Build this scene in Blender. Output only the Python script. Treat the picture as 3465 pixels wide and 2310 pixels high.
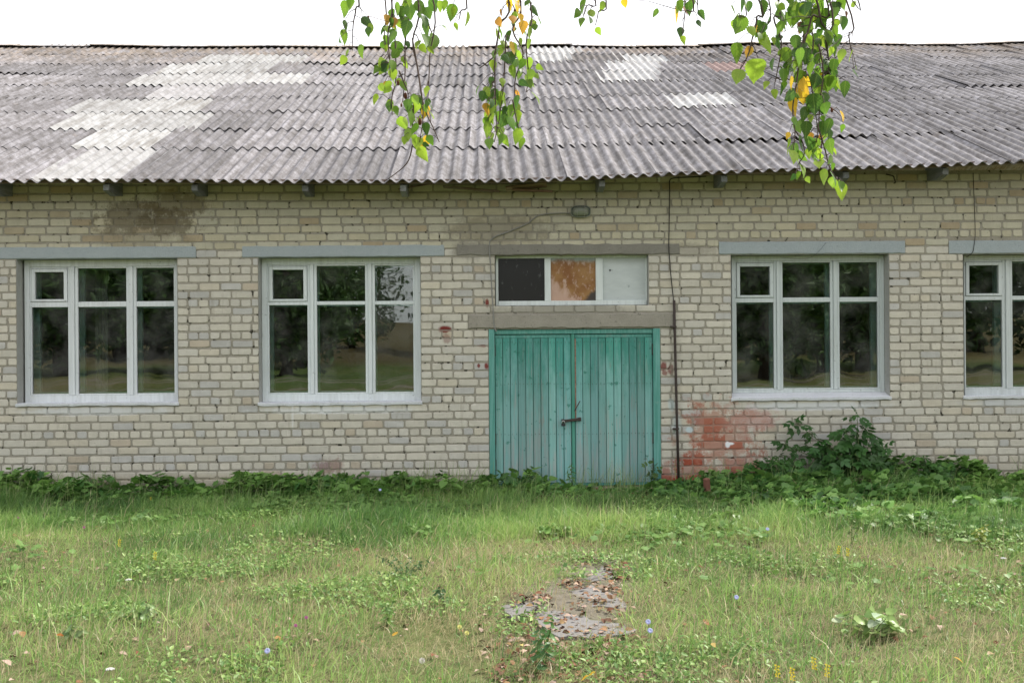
import bpy, bmesh, math, random
import numpy as np
from mathutils import Vector, Matrix, Euler

random.seed(11)
rng = np.random.default_rng(11)
for o in list(bpy.data.objects):
    bpy.data.objects.remove(o)
SC = bpy.context.scene
COL = SC.collection
R = math.radians

# ------------------------------------------------------------------ camera
F = 3665.0
CAMP = Vector((0.0, -13.4, 1.83))
CROT = Matrix.Rotation(R(-1.0), 3, 'Z') @ Matrix.Rotation(R(90), 3, 'X') @ Matrix.Rotation(R(-0.43), 3, 'Z')
cd = bpy.data.cameras.new('camera')
cam = bpy.data.objects.new('camera', cd)
COL.objects.link(cam)
cam.matrix_world = Matrix.Translation(CAMP) @ CROT.to_4x4()
cd.sensor_width = 36.0
cd.lens = 36.0 * F / 3465.0
cd.clip_start = 0.05
cd.clip_end = 2000
SC.camera = cam

# ------------------------------------------------------------------ sky, sun, exposure
SUN_EL, SUN_AZ = R(51), R(61)            # azimuth measured from +Y (behind the building) towards +X
sunv = Vector((math.cos(SUN_EL) * math.sin(SUN_AZ), math.cos(SUN_EL) * math.cos(SUN_AZ), math.sin(SUN_EL)))
world = bpy.data.worlds.new('World')
SC.world = world
world.use_nodes = True
wn = world.node_tree
bg = wn.nodes['Background']
sky = wn.nodes.new('ShaderNodeTexSky')
sky.sky_type = 'NISHITA'
sky.sun_disc = False
sky.sun_elevation = SUN_EL
sky.sun_rotation = SUN_AZ
sky.air_density = 1.0
sky.dust_density = 4.0
sky.ozone_density = 1.0
# a thin bright veil of white cloud over the clear sky
veil = wn.nodes.new('ShaderNodeMix'); veil.data_type = 'RGBA'
wtc = wn.nodes.new('ShaderNodeTexCoord')
cn = wn.nodes.new('ShaderNodeTexNoise'); cn.inputs['Scale'].default_value = 1.8; cn.inputs['Detail'].default_value = 4
wn.links.new(wtc.outputs['Generated'], cn.inputs['Vector'])
mr = wn.nodes.new('ShaderNodeMapRange'); mr.inputs['From Min'].default_value = .3; mr.inputs['From Max'].default_value = .7
mr.inputs['To Min'].default_value = .78; mr.inputs['To Max'].default_value = .98
wn.links.new(cn.outputs['Fac'], mr.inputs['Value'])
wn.links.new(mr.outputs[0], veil.inputs[0])
wn.links.new(sky.outputs[0], veil.inputs[6])
veil.inputs[7].default_value = (5.0, 5.0, 5.05, 1)
wn.links.new(veil.outputs[2], bg.inputs[0])
bg.inputs[1].default_value = 0.15
sl = bpy.data.lights.new('sun', 'SUN')
sl.energy = 2.7
sl.angle = R(2.5)
sl.color = (1.0, 0.95, 0.86)
so = bpy.data.objects.new('sun', sl)
COL.objects.link(so)
so.rotation_euler = sunv.to_track_quat('Z', 'Y').to_euler()
so.location = (10, 10, 20)
SC.view_settings.view_transform = 'Standard'
SC.view_settings.look = 'None'
SC.view_settings.gamma = 1.0
SC.view_settings.exposure = 1.15
SC.view_settings.use_curve_mapping = False
SC.render.engine = 'CYCLES'
SC.cycles.use_denoising = True
SC.cycles.max_bounces = 8
SC.cycles.transparent_max_bounces = 12
SC.cycles.caustics_reflective = False
SC.cycles.caustics_refractive = False


# ------------------------------------------------------------------ measuring helpers (pixels of the photograph -> points in the place)
def ray(px, py):
    return CROT @ Vector(((px - 1732.5) / F, -(py - 1155.0) / F, -1.0))


def W(px, py, y=0.0):                       # on the wall plane
    d = ray(px, py)
    return CAMP + d * ((y - CAMP.y) / d.y)


def GP(px, py, z=0.0):                      # on the ground
    d = ray(px, py)
    return CAMP + d * ((z - CAMP.z) / d.z)


def DP(px, py, depth):                      # at a depth from the camera
    return CAMP + ray(px, py) * depth


def wx(px, py=1100):
    return W(px, py).x


def wz(py, px=1732):
    return W(px, py).z


# ------------------------------------------------------------------ object helpers
def link(o, parent=None):
    COL.objects.link(o)
    if parent is not None:
        o.parent = parent
    return o


def tag(o, label=None, cat=None, group=None, kind=None):
    if label: o['label'] = label
    if cat: o['category'] = cat
    if group: o['group'] = group
    if kind: o['kind'] = kind
    return o


def empty(name, loc=(0, 0, 0)):
    o = bpy.data.objects.new(name, None)
    o.empty_display_size = 0.1
    o.location = loc
    return link(o)


def mesh_np(name, v, f, mats=None, smooth=False, colors=None, parent=None, fm=None, ob=True):
    """v (N,3), f: list/array of faces (all tris or all quads if array)"""
    me = bpy.data.meshes.new(name)
    v = np.asarray(v, dtype=np.float32)
    if isinstance(f, np.ndarray):
        k = f.shape[1]
        n = len(f)
        me.vertices.add(len(v))
        me.vertices.foreach_set('co', v.ravel())
        me.loops.add(n * k)
        me.loops.foreach_set('vertex_index', f.astype(np.int32).ravel())
        me.polygons.add(n)
        me.polygons.foreach_set('loop_start', np.arange(0, n * k, k, dtype=np.int32))
        me.polygons.foreach_set('loop_total', np.full(n, k, dtype=np.int32))
        me.update(calc_edges=True)
    else:
        me.from_pydata([tuple(map(float, p)) for p in v], [], [tuple(map(int, q)) for q in f])
        me.update()
    if colors is not None:
        a = me.color_attributes.new('tint', 'FLOAT_COLOR', 'POINT')
        c = np.ones((len(v), 4), dtype=np.float32)
        c[:, :3] = colors
        a.data.foreach_set('color', c.ravel())
    if mats is not None:
        for m in (mats if isinstance(mats, (list, tuple)) else [mats]):
            me.materials.append(m)
    if fm is not None:
        me.polygons.foreach_set('material_index', np.asarray(fm, dtype=np.int32))
    if smooth:
        me.polygons.foreach_set('use_smooth', np.ones(len(me.polygons), dtype=bool))
    if not ob:
        return me
    o = bpy.data.objects.new(name, me)
    return link(o, parent)


class MB:
    """collects boxes, tubes and lathes into one mesh"""
    def __init__(self):
        self.v = []; self.f = []

    def add(self, v, f):
        k = len(self.v)
        self.v += [tuple(p) for p in v]
        self.f += [tuple(i + k for i in q) for q in f]
        return self

    def box(self, x0, x1, y0, y1, z0, z1, bev=0.0, M=None):
        b = min(bev, abs(x1 - x0) * .3, abs(y1 - y0) * .3, abs(z1 - z0) * .3)
        if b <= 0:
            v = [(x, y, z) for x in (x0, x1) for y in (y0, y1) for z in (z0, z1)]
            f = [(0, 1, 3, 2), (4, 6, 7, 5), (0, 4, 5, 1), (2, 3, 7, 6), (0, 2, 6, 4), (1, 5, 7, 3)]
        else:
            bm = bmesh.new()
            bmesh.ops.create_cube(bm, size=1)
            for q in bm.verts:
                q.co = Vector(((x0 + x1) / 2 + q.co.x * (x1 - x0), (y0 + y1) / 2 + q.co.y * (y1 - y0), (z0 + z1) / 2 + q.co.z * (z1 - z0)))
            bmesh.ops.bevel(bm, geom=bm.edges[:], offset=b, segments=1, affect='EDGES')
            bmesh.ops.recalc_face_normals(bm, faces=bm.faces[:])
            bm.verts.index_update()
            v = [q.co.copy() for q in bm.verts]
            f = [[q.index for q in fa.verts] for fa in bm.faces]
            bm.free()
        if M is not None:
            v = [M @ Vector(p) for p in v]
        return self.add(v, f)

    def tube(self, pts, rad, n=6, cap=True):
        pts = [Vector(p) for p in pts]
        rads = rad if isinstance(rad, (list, tuple)) else [rad] * len(pts)
        v = []; f = []
        up = None
        for i, p in enumerate(pts):
            t = (pts[min(i + 1, len(pts) - 1)] - pts[max(i - 1, 0)])
            if t.length < 1e-9: t = Vector((0, 0, 1))
            t.normalize()
            if up is None:
                up = t.orthogonal().normalized()
            else:
                up = (up - t * up.dot(t))
                up = up.normalized() if up.length > 1e-6 else t.orthogonal().normalized()
            w = t.cross(up)
            for k in range(n):
                a = 2 * math.pi * k / n
                v.append(p + (up * math.cos(a) + w * math.sin(a)) * rads[i])
        for i in range(len(pts) - 1):
            for k in range(n):
                a, b = i * n + k, i * n + (k + 1) % n
                f.append((a, b, b + n, a + n))
        if cap:
            f.append(tuple(reversed(range(n))))
            f.append(tuple(range((len(pts) - 1) * n, len(pts) * n)))
        return self.add(v, f)

    def build(self, name, mat, parent=None, smooth=False, ob=True):
        return mesh_np(name, self.v, self.f, mat, smooth, parent=parent, ob=ob)


_LAT = np.random.default_rng(5).random((257, 257))


def vnoise(x, y, scale=1.0, seed=0):
    x = np.asarray(x, float) * scale + 37.7 * seed + 500
    y = np.asarray(y, float) * scale + 91.3 * seed + 500
    xi = np.floor(x).astype(int); yi = np.floor(y).astype(int)
    fx = x - xi; fy = y - yi
    fx = fx * fx * (3 - 2 * fx); fy = fy * fy * (3 - 2 * fy)
    a = _LAT[xi % 256, yi % 256]; b = _LAT[(xi + 1) % 256, yi % 256]
    c = _LAT[xi % 256, (yi + 1) % 256]; d = _LAT[(xi + 1) % 256, (yi + 1) % 256]
    return (a * (1 - fx) + b * fx) * (1 - fy) + (c * (1 - fx) + d * fx) * fy


def fbm(x, y, scale=1.0, seed=0, o=3):
    t = 0; w = 0
    for k in range(o):
        t = t + vnoise(x, y, scale * 2 ** k, seed + k) * .5 ** k
        w += .5 ** k
    return t / w


def sstep(a, b, x):
    t = np.clip((np.asarray(x, float) - a) / (b - a), 0, 1)
    return t * t * (3 - 2 * t)


# ------------------------------------------------------------------ materials
class Mat:
    def __init__(self, name, rough=0.8, spec=0.3):
        self.m = bpy.data.materials.new(name)
        self.m.use_nodes = True
        self.nt = self.m.node_tree
        self.b = self.nt.nodes['Principled BSDF']
        self.b.inputs['Roughness'].default_value = rough
        self.b.inputs['Specular IOR Level'].default_value = spec
        self.out = self.nt.nodes['Material Output']

    def n(self, t, **kw):
        q = self.nt.nodes.new(t)
        for k, v in kw.items():
            setattr(q, k, v)
        return q

    def put(self, sock, v):
        if isinstance(v, bpy.types.NodeSocket):
            self.nt.links.new(v, sock)
        elif v is not None:
            if isinstance(v, (tuple, list)) and len(v) == 3 and sock.type == 'RGBA':
                v = (*v, 1)
            sock.default_value = v

    def obj(self): return self.n('ShaderNodeTexCoord').outputs['Object']
    def pos(self): return self.n('ShaderNodeNewGeometry').outputs['Position']
    def ocol(self): return self.n('ShaderNodeObjectInfo').outputs['Color']
    def orand(self): return self.n('ShaderNodeObjectInfo').outputs['Random']

    def attr(self, name='tint'):
        return self.n('ShaderNodeAttribute', attribute_name=name).outputs['Color']

    def vmap(self, vec, scale=(1, 1, 1), loc=None):
        q = self.n('ShaderNodeMapping')
        self.put(q.inputs['Vector'], vec)
        q.inputs['Scale'].default_value = scale
        if loc is not None: self.put(q.inputs['Location'], loc)
        return q.outputs[0]

    def noise(self, vec, scale, detail=3, rough=.55):
        q = self.n('ShaderNodeTexNoise')
        self.put(q.inputs['Vector'], vec)
        q.inputs['Scale'].default_value = scale
        q.inputs['Detail'].default_value = detail
        q.inputs['Roughness'].default_value = rough
        return q.outputs['Fac']

    def vor(self, vec, scale, feature='F1', out='Distance'):
        q = self.n('ShaderNodeTexVoronoi', feature=feature)
        self.put(q.inputs['Vector'], vec)
        q.inputs['Scale'].default_value = scale
        return q.outputs[out]

    def rng(self, v, a, b, c=0.0, d=1.0):
        q = self.n('ShaderNodeMapRange', clamp=True, interpolation_type='SMOOTHSTEP')
        self.put(q.inputs['Value'], v)
        q.inputs['From Min'].default_value = a; q.inputs['From Max'].default_value = b
        q.inputs['To Min'].default_value = c; q.inputs['To Max'].default_value = d
        return q.outputs[0]

    def math(self, op, a, b=None, c=None):
        q = self.n('ShaderNodeMath', operation=op)
        self.put(q.inputs[0], a)
        if b is not None: self.put(q.inputs[1], b)
        if c is not None: self.put(q.inputs[2], c)
        return q.outputs[0]

    def mix(self, f, a, b, blend='MIX'):
        q = self.n('ShaderNodeMix', data_type='RGBA', blend_type=blend)
        self.put(q.inputs[0], f)
        self.put(q.inputs[6], a); self.put(q.inputs[7], b)
        return q.outputs[2]

    def mul(self, a, b): return self.mix(1.0, a, b, 'MULTIPLY')

    def sep(self, vec):
        q = self.n('ShaderNodeSeparateXYZ'); self.put(q.inputs[0], vec); return q.outputs

    def bump(self, h, strength=.3, dist=.01):
        q = self.n('ShaderNodeBump')
        q.inputs['Strength'].default_value = strength
        q.inputs['Distance'].default_value = dist
        self.put(q.inputs['Height'], h)
        self.put(self.b.inputs['Normal'], q.outputs[0])

    def color(self, c):
        self.put(self.b.inputs['Base Color'], c)
        return self

    def leafy(self, c, amt=.35, tcol=None):
        self.color(c)
        t = self.n('ShaderNodeBsdfTranslucent')
        self.put(t.inputs['Color'], tcol if tcol is not None else c)
        q = self.n('ShaderNodeMixShader')
        q.inputs[0].default_value = amt
        self.nt.links.new(self.b.outputs[0], q.inputs[1])
        self.nt.links.new(t.outputs[0], q.inputs[2])
        self.nt.links.new(q.outputs[0], self.out.inputs['Surface'])
        return self


def wear_stains(M, col, stains):
    """paint and damp stains lying on the wall, each with its own place and outline"""
    p = M.pos()
    x, y, z = M.sep(p)
    nz = M.noise(p, 7.0, 4, .6)
    nf = M.noise(p, 45.0, 3, .6)
    cell = M.n('ShaderNodeCombineXYZ')
    M.put(cell.inputs[0], M.math('FLOOR', M.math('MULTIPLY', x, 3.83)))
    M.put(cell.inputs[1], M.math('FLOOR', M.math('ADD', M.math('DIVIDE', M.math('SUBTRACT', z, W(400, 1581).z), .1005), .5)))
    wn_ = M.n('ShaderNodeTexWhiteNoise'); M.put(wn_.inputs['Vector'], cell.outputs[0])
    per = M.rng(wn_.outputs['Value'], .05, .75, .25, 1.15)
    for (cx, cz, rx, rz, color, amt, rag) in stains:
        dx = M.math('DIVIDE', M.math('SUBTRACT', x, cx), rx)
        dz = M.math('DIVIDE', M.math('SUBTRACT', z, cz), rz)
        d = M.math('SQRT', M.math('ADD', M.math('MULTIPLY', dx, dx), M.math('MULTIPLY', dz, dz)))
        d = M.math('ADD', d, M.math('MULTIPLY', M.math('SUBTRACT', nz, .5), rag))
        d = M.math('ADD', d, M.math('MULTIPLY', M.math('SUBTRACT', nf, .5), rag * .35))
        f = M.math('MULTIPLY', M.rng(d, 1.12, .52), amt)
        if color == RED: f = M.math('MINIMUM', M.math('MULTIPLY', f, per), 1.0)
        col = M.mix(f, col, color)
    return col


RED = (.30, .070, .040)
DRED = (.17, .03, .025)


def st(px, py, rx, ry, c, a=.9, rag=1.0):
    p = W(px, py)
    return (p.x, p.z, rx * .00366, ry * .00366, c, a, rag)


STAINS = [
    st(440, 735, 130, 70, (.12, .098, .06), .7, 2.6), st(560, 752, 130, 46, (.11, .09, .055), .75, 2.4), st(600, 690, 120, 60, (.15, .12, .07), .6, 2.4), st(470, 800, 190, 50, (.24, .21, .15), .5, 2.2),
    st(2390, 1425, 78, 62, RED, .9, 2.4), st(2440, 1500, 105, 46, RED, 1.0, 2.4), st(2345, 1585, 66, 70, RED, .95, 2.0),
    st(2490, 1580, 115, 66, RED, .8, 2.8), st(2545, 1420, 110, 46, (.42, .22, .2), .6, 1.8), st(2560, 1600, 60, 40, (.40, .16, .10), .55, 2.2), st(2440, 1470, 150, 120, (.40, .19, .13), .5, 3.4),
    st(2340, 1640, 130, 46, RED, .85, 1.5), st(2250, 1610, 26, 50, RED, .7, 1.6),
    st(1507, 1114, 26, 13, DRED, 1, 1.4), st(1512, 1145, 16, 20, DRED, .45, 2.0),
    st(1648, 1027, 7, 20, DRED, .95, 1.4), st(1646, 1238, 9, 14, DRED, .95, 1.2), st(1620, 1237, 6, 8, DRED, .9, 1.2),
    st(1630, 1170, 16, 5, DRED, .8, 1.6),
    st(2246, 1238, 14, 20, DRED, .85, 1.6), st(2268, 1250, 12, 22, DRED, .7, 1.6), st(2250, 1262, 12, 10, DRED, .7, 1.6),
    st(1110, 1580, 52, 34, DRED, .5, 2.6), st(490, 1642, 16, 6, RED, .6, 1.5),
    st(2462, 1504, 9, 13, (.75, .76, .78), 1, .9), st(2470, 1500, 16, 5, (.75, .76, .78), 1, .9),
    st(2290, 1440, 22, 40, (.50, .58, .6), .6, 1.4), st(2272, 1370, 14, 24, (.45, .56, .6), .55, 1.4),
    st(2333, 1453, 16, 12, (.52, .64, .68), .8, .8),
    # white paint run below the sills
    st(330, 1392, 280, 16, (.62, .64, .66), .62, 1.2), st(1140, 1388, 300, 14, (.66, .68, .69), .62, 1.2),
    st(2745, 1374, 275, 16, (.62, .64, .66), .7, 1.2), st(3420, 1362, 190, 14, (.58, .6, .62), .5, 1.2),
    st(990, 1400, 5, 60, (.7, .7, .7), .5, .8), st(1085, 1392, 60, 8, (.75, .76, .77), .6, 1.5),
    # mud splashed up from the ground
    st(1500, 1640, 190, 34, (.30, .25, .2), .6, 1.3), st(700, 1640, 900, 46, (.40, .34, .245), .5, .8), st(3000, 1600, 620, 70, (.38, .33, .24), .35, .9),
    # damp mortar wash beside and over the door
    st(1690, 780, 210, 60, (.20, .18, .14), .6, 1.3), st(1590, 845, 70, 36, (.24, .225, .19), .8, 1.1), st(2330, 845, 90, 30, (.26, .24, .2), .6, 1.2),
    st(1900, 1050, 300, 26, (.25, .235, .2), .7, .8),
]

# brick
M = Mat('silicate_brick', .9, .2)
op = M.obj(); wp = M.pos()
c = M.mul(M.attr(), M.ocol())
n1 = M.noise(wp, 9, 4, .6); n2 = M.noise(wp, 90, 3, .6)
c = M.mul(c, M.mix(n1, (.80, .79, .77), (1.16, 1.15, 1.12)))
c = M.mul(c, M.mix(n2, (.88, .88, .88), (1.1, 1.1, 1.1)))
c = M.mix(M.rng(M.noise(wp, 38, 2, .5), .70, .78), c, (.13, .12, .10))
c = M.mix(M.math('MULTIPLY', M.rng(M.noise(M.vmap(wp, (14, 14, 1.6)), 1.0, 3, .6), .58, .72), .30), c, (.27, .24, .18))
c = wear_stains(M, c, STAINS)
M.color(c)
M.bump(M.math('ADD', M.noise(wp, 120, 3, .6), M.math('MULTIPLY', M.noise(wp, 25, 3, .6), 1.5)), .45, .006)
BRICK = M.m

M = Mat('mortar', .95, .1)
wp = M.pos()
c = M.mix(M.noise(wp, 6, 4, .6), (.27, .25, .205), (.40, .373, .315))
c = M.mul(c, M.mix(M.noise(wp, 70, 3, .7), (.62, .62, .62), (1.25, 1.25, 1.25)))
c = M.mix(M.rng(M.noise(wp, 13, 3, .6), .60, .68), c, (.055, .05, .04))
c = wear_stains(M, c, [(s[0], s[1], s[2], s[3], s[4], s[5] * (.45 if s[4] in (RED, DRED) else .8), s[6]) for s in STAINS])
M.color(c)
M.bump(M.noise(wp, 90, 4, .7), .8, .01)
MORTAR = M.m


def concrete(name, a, b, pits=.5):
    M = Mat(name, .92, .15)
    wp = M.pos()
    c = M.mix(M.noise(wp, 5, 5, .65), a, b)
    c = M.mul(c, M.mix(M.noise(wp, 110, 2, .6), (.8, .8, .8), (1.18, 1.18, 1.18)))
    c = M.mix(M.math('MULTIPLY', M.rng(M.noise(M.vmap(wp, (1, 1, 1.4)), 26, 3, .7), .62, .72), pits), c, (.06, .055, .05))
    M.color(M.mul(c, M.ocol()))
    M.bump(M.math('ADD', M.noise(wp, 60, 4, .7), M.noise(wp, 14, 3, .6)), .6, .01)
    return M.m


LINTEL = concrete('painted_concrete', (.30, .345, .37), (.40, .44, .455), .25)
LINTELR = concrete('raw_concrete', (.21, .20, .175), (.36, .34, .30), .75)
PLASTER = concrete('reveal_plaster', (.33, .33, .31), (.46, .46, .44), .2)
SLAB = concrete('path_concrete', (.13, .125, .122), (.25, .24, .235), .7)
_b = SLAB.node_tree.nodes['Principled BSDF']; _l = _b.inputs['Base Color'].links[0].from_socket
M.m = SLAB; M.nt = SLAB.node_tree; M.b = _b
wp = M.pos()
M.color(M.mix(M.rng(M.math('ADD', M.noise(wp, 5, 5, .7), M.math('MULTIPLY', M.noise(wp, 40, 3, .7), .25)), .66, .78), _l, (.10, .075, .05)))

# corrugated fibre cement
M = Mat('fibre_cement', .82, .25)
op = M.obj()
ofs = M.n('ShaderNodeCombineXYZ'); M.put(ofs.inputs[0], M.math('MULTIPLY', M.orand(), 60)); M.put(ofs.inputs[1], M.math('MULTIPLY', M.orand(), 33))
v = M.n('ShaderNodeVectorMath', operation='ADD'); M.put(v.inputs[0], op); M.put(v.inputs[1], ofs.outputs[0]); v = v.outputs[0]
wp = M.pos()
oi = M.n('ShaderNodeObjectInfo')
c = oi.outputs['Color']; newness = oi.outputs['Alpha']       # alpha 1 = weathered, 0 = new sheet
sp = M.noise(v, 48, 4, .8); md = M.noise(v, 5.5, 5, .7)
strk = M.noise(M.vmap(v, (17, .9, 1)), 1, 4, .65)
dirt = M.mix(sp, (.36, .355, .35), (1.66, 1.64, 1.66))
dirt = M.mul(dirt, M.mix(M.rng(md, .3, .7), (.66, .64, .62), (1.34, 1.34, 1.37)))
dirt = M.mul(dirt, M.mix(M.rng(strk, .3, .7), (.66, .64, .62), (1.36, 1.36, 1.38)))
sx, sy, sz = M.sep(op)
# lime bloom and lichen: pale flecks, and brown lichen creeping from the ridge
dirt = M.mix(M.math('MULTIPLY', M.rng(M.noise(v, 26, 4, .85), .60, .70), .7), dirt, (2.3, 2.3, 2.35))
wy = M.sep(wp)[1]
brown = M.math('MULTIPLY', M.rng(wy, 7.2, 10.4), M.rng(M.noise(wp, 2.2, 4, .6), .34, .62))
dirt = M.mul(dirt, M.mix(brown, (1, 1, 1), (1.0, .86, .68)))
rust = M.math('MULTIPLY', M.rng(M.noise(v, 2.4, 4, .6), .58, .72), .5)
dirt = M.mul(dirt, M.mix(rust, (1, 1, 1), (.82, .74, .64)))
clean = M.mix(M.math('MULTIPLY', M.rng(strk, .42, .66), .9), (1, 1, 1), (.58, .55, .52))
clean = M.mul(clean, M.mix(M.rng(md, .3, .7), (.72, .71, .69), (1.1, 1.1, 1.1)))
M.color(M.mul(c, M.mix(newness, clean, dirt)))
M.bump(M.noise(v, 120, 3, .7), .35, .003)
SHEET = M.m


def wood(name, a, b, bare=None, bamt=.4, axis=2, rough=.75, top=None):
    M = Mat(name, rough, .3)
    op = M.obj(); wp = M.pos()
    sc = [38, 38, 38]; sc[axis] = 1.7
    sc2 = [11, 11, 11]; sc2[axis] = 1.4
    g = M.noise(M.vmap(wp, sc), 1, 4, .65)
    k = M.noise(M.vmap(wp, sc2), 1, 4, .65)
    c = M.mix(M.rng(g, .3, .7), a, b)
    if bare is not None:
        c = M.mix(M.math('MULTIPLY', M.rng(k, .50, .74), bamt), c, bare)
        c = M.mix(M.math('MULTIPLY', M.rng(g, .62, .72), bamt * .9), c, bare)
    c = M.mix(M.math('MULTIPLY', M.rng(M.noise(wp, 26, 2, .6), .66, .76), .5), c, tuple(q * .35 for q in a))
    M.color(M.mul(c, M.ocol()))
    M.bump(g, .5, .004)
    return M.m


FRAMEP = wood('white_window_paint', (.60, .63, .64), (.70, .73, .74), (.40, .41, .38), .35)
TEALFRAME = wood('pale_teal_paint', (.42, .66, .66), (.50, .74, .72))
# door boards: faded teal, the fresh green kept near the top, greyer bare wood low down
M = Mat('teal_door_paint', .7, .3)
wp = M.pos(); wx_, wy_, wz_ = M.sep(wp)
g = M.noise(M.vmap(wp, (46, 46, 1.5)), 1, 4, .65)
k = M.noise(M.vmap(wp, (8, 8, 2.2)), 1, 4, .65)
fresh = M.rng(M.math('ADD', M.math('MULTIPLY', M.math('SUBTRACT', wz_, 1.2), .36), M.math('ADD', k, M.math('MULTIPLY', M.math('SUBTRACT', g, .5), .5))), .36, .80)
c = M.mix(fresh, (.195, .395, .38), (.058, .265, .22))
bare = M.math('MULTIPLY', M.rng(M.math('ADD', M.math('ADD', M.math('MULTIPLY', g, .6), M.math('MULTIPLY', k, .4)), M.math('MULTIPLY', wz_, -.085)), .40, .56), .72)
c = M.mix(bare, c, M.mix(k, (.36, .35, .34), (.28, .35, .345)))
c = M.mix(M.math('MULTIPLY', M.rng(M.noise(wp, 15, 3, .6), .63, .72), .75), c, (.025, .17, .125))
c = M.mix(M.math('MULTIPLY', M.rng(M.noise(M.vmap(wp, (3, 3, 1)), 2.6, 3, .6), .64, .74), .35), c, (.30, .20, .16))
c = M.mul(c, M.ocol())
c = M.mul(c, M.mix(M.noise(M.vmap(wp, (90, 90, 2)), 1, 3, .7), (.66, .68, .68), (1.28, 1.26, 1.26)))
M.color(c); M.bump(g, .55, .004)
DOORP = M.m
M = Mat('green_door_frame_paint', .65, .3)
wp = M.pos()
g = M.noise(M.vmap(wp, (40, 40, 1.5)), 1, 4, .65)
c = M.mix(M.rng(g, .35, .7), (.07, .25, .21), (.15, .36, .325))
c = M.mix(M.math('MULTIPLY', M.rng(M.noise(wp, 9, 4, .6), .56, .72), .6), c, (.22, .33, .30))
M.color(M.mul(c, M.ocol())); M.bump(g, .4, .004)
DOORF = M.m
GREYWOOD = wood('grey_weathered_wood', (.15, .16, .165), (.23, .235, .24), (.10, .085, .07), .5, axis=1)
BOARD = wood('brown_weathered_board', (.13, .09, .07), (.22, .17, .14), (.27, .26, .24), .5, axis=0)


def plain(name, c, rough=.7, spec=.3, var=.15, metal=0.0):
    M = Mat(name, rough, spec)
    wp = M.pos()
    M.b.inputs['Metallic'].default_value = metal
    q = M.mix(M.noise(wp, 40, 3, .6), tuple(t * (1 - var) for t in c), tuple(t * (1 + var) for t in c))
    M.color(M.mul(q, M.ocol()))
    return M.m


CABLEG = plain('grey_cable_sheath', (.24, .235, .22))
CABLEB = plain('black_cable_sheath', (.035, .032, .03))
PIPEM = plain('rusty_dark_steel', (.05, .038, .034), .75, .3, .4)
IRON = plain('dark_rusty_iron', (.045, .032, .028), .6, .4, .4)
STEEL = plain('bright_steel', (.6, .6, .6), .3, .5, .1, 1.0)
PORC = plain('white_porcelain', (.62, .62, .58), .35, .5, .05)
LAMPG = plain('dusty_lamp_glass', (.22, .24, .19), .35, .5, .2)
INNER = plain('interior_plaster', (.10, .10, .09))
PALESTRIP = plain('pale_reflection_strip', (.35, .35, .33))  # for the added strip that imitates a reflection in the first window

# window glass: reflects the yard, lets the dark room show
M = Mat('window_glass', .02, .5)
M.nt.nodes.remove(M.b)
lw = M.n('ShaderNodeFresnel'); lw.inputs['IOR'].default_value = 1.62
wp = M.pos()
dirtn = M.rng(M.noise(wp, 3.5, 4, .6), .35, .75)
gl = M.n('ShaderNodeBsdfGlossy'); gl.inputs['Roughness'].default_value = .012
gl.inputs['Color'].default_value = (.95, 1, .97, 1)
bp = M.n('ShaderNodeBump'); bp.inputs['Strength'].default_value = .05; bp.inputs['Distance'].default_value = .02
M.put(bp.inputs['Height'], M.noise(wp, 2.6, 1, .4)); M.nt.links.new(bp.outputs[0], gl.inputs['Normal'])
tr = M.n('ShaderNodeBsdfTransparent'); tr.inputs['Color'].default_value = (.86, .9, .88, 1)
mx = M.n('ShaderNodeMixShader'); M.put(mx.inputs[0], M.math('MULTIPLY', lw.outputs[0], 1.75))
M.nt.links.new(tr.outputs[0], mx.inputs[1]); M.nt.links.new(gl.outputs[0], mx.inputs[2])
df = M.n('ShaderNodeBsdfDiffuse'); df.inputs['Color'].default_value = (.5, .5, .47, 1)
mx2 = M.n('ShaderNodeMixShader'); M.put(mx2.inputs[0], M.math('MULTIPLY', dirtn, .085))
M.nt.links.new(mx.outputs[0], mx2.inputs[1]); M.nt.links.new(df.outputs[0], mx2.inputs[2])
M.nt.links.new(mx2.outputs[0], M.out.inputs['Surface'])
GLASS = M.m

M = Mat('rust_stained_pane', .35, .4)
wp = M.pos()
k = M.noise(wp, 5.0, 5, .65); k2 = M.noise(M.vmap(wp, (16, 16, 9)), 1, 4, .7)
c = M.mix(M.rng(k, .35, .65), (.21, .085, .022), (.30, .16, .055))
c = M.mix(M.math('MULTIPLY', M.rng(k2, .52, .66), .8), c, (.46, .33, .27))
pz = M.sep(wp)[2]; px_ = M.sep(wp)[0]
pc = W(1940, 945)
c = M.mix(M.math('MULTIPLY', M.rng(M.math('ADD', M.math('ADD', M.math('MULTIPLY', M.math('SUBTRACT', pc.x, px_), 1.6), M.math('MULTIPLY', M.math('SUBTRACT', pc.z, pz), 1.8)), k2), .72, 1.0), .85), c, (.50, .34, .27))
c = M.mix(M.math('MULTIPLY', M.rng(M.math('ADD', M.math('MULTIPLY', M.math('SUBTRACT', pz, pc.z + .22), 7), k), .4, .9), .8), c, (.30, .40, .42))
c = M.mix(M.rng(M.math('ADD', M.math('MULTIPLY', M.math('SUBTRACT', px_, pc.x + .2), 5), M.math('ADD', M.math('MULTIPLY', M.math('SUBTRACT', pc.z - .16, pz), 5), k)), .6, 1.0), c, (.05, .04, .035))
M.color(c)
RUSTPANE = M.m
M = Mat('painted_glint_pane', .3, .35)
wp = M.pos()
c = M.mix(M.rng(M.noise(M.vmap(wp, (9, 9, 5)), 1.6, 5, .75), .58, .72), (.012, .012, .012), (.085, .085, .085))  # dark reflection and its pale glints are painted into the pane colour
M.color(c)
GLINTPANE = M.m
M = Mat('whitewashed_pane', .5, .4)
wp = M.pos()
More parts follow.
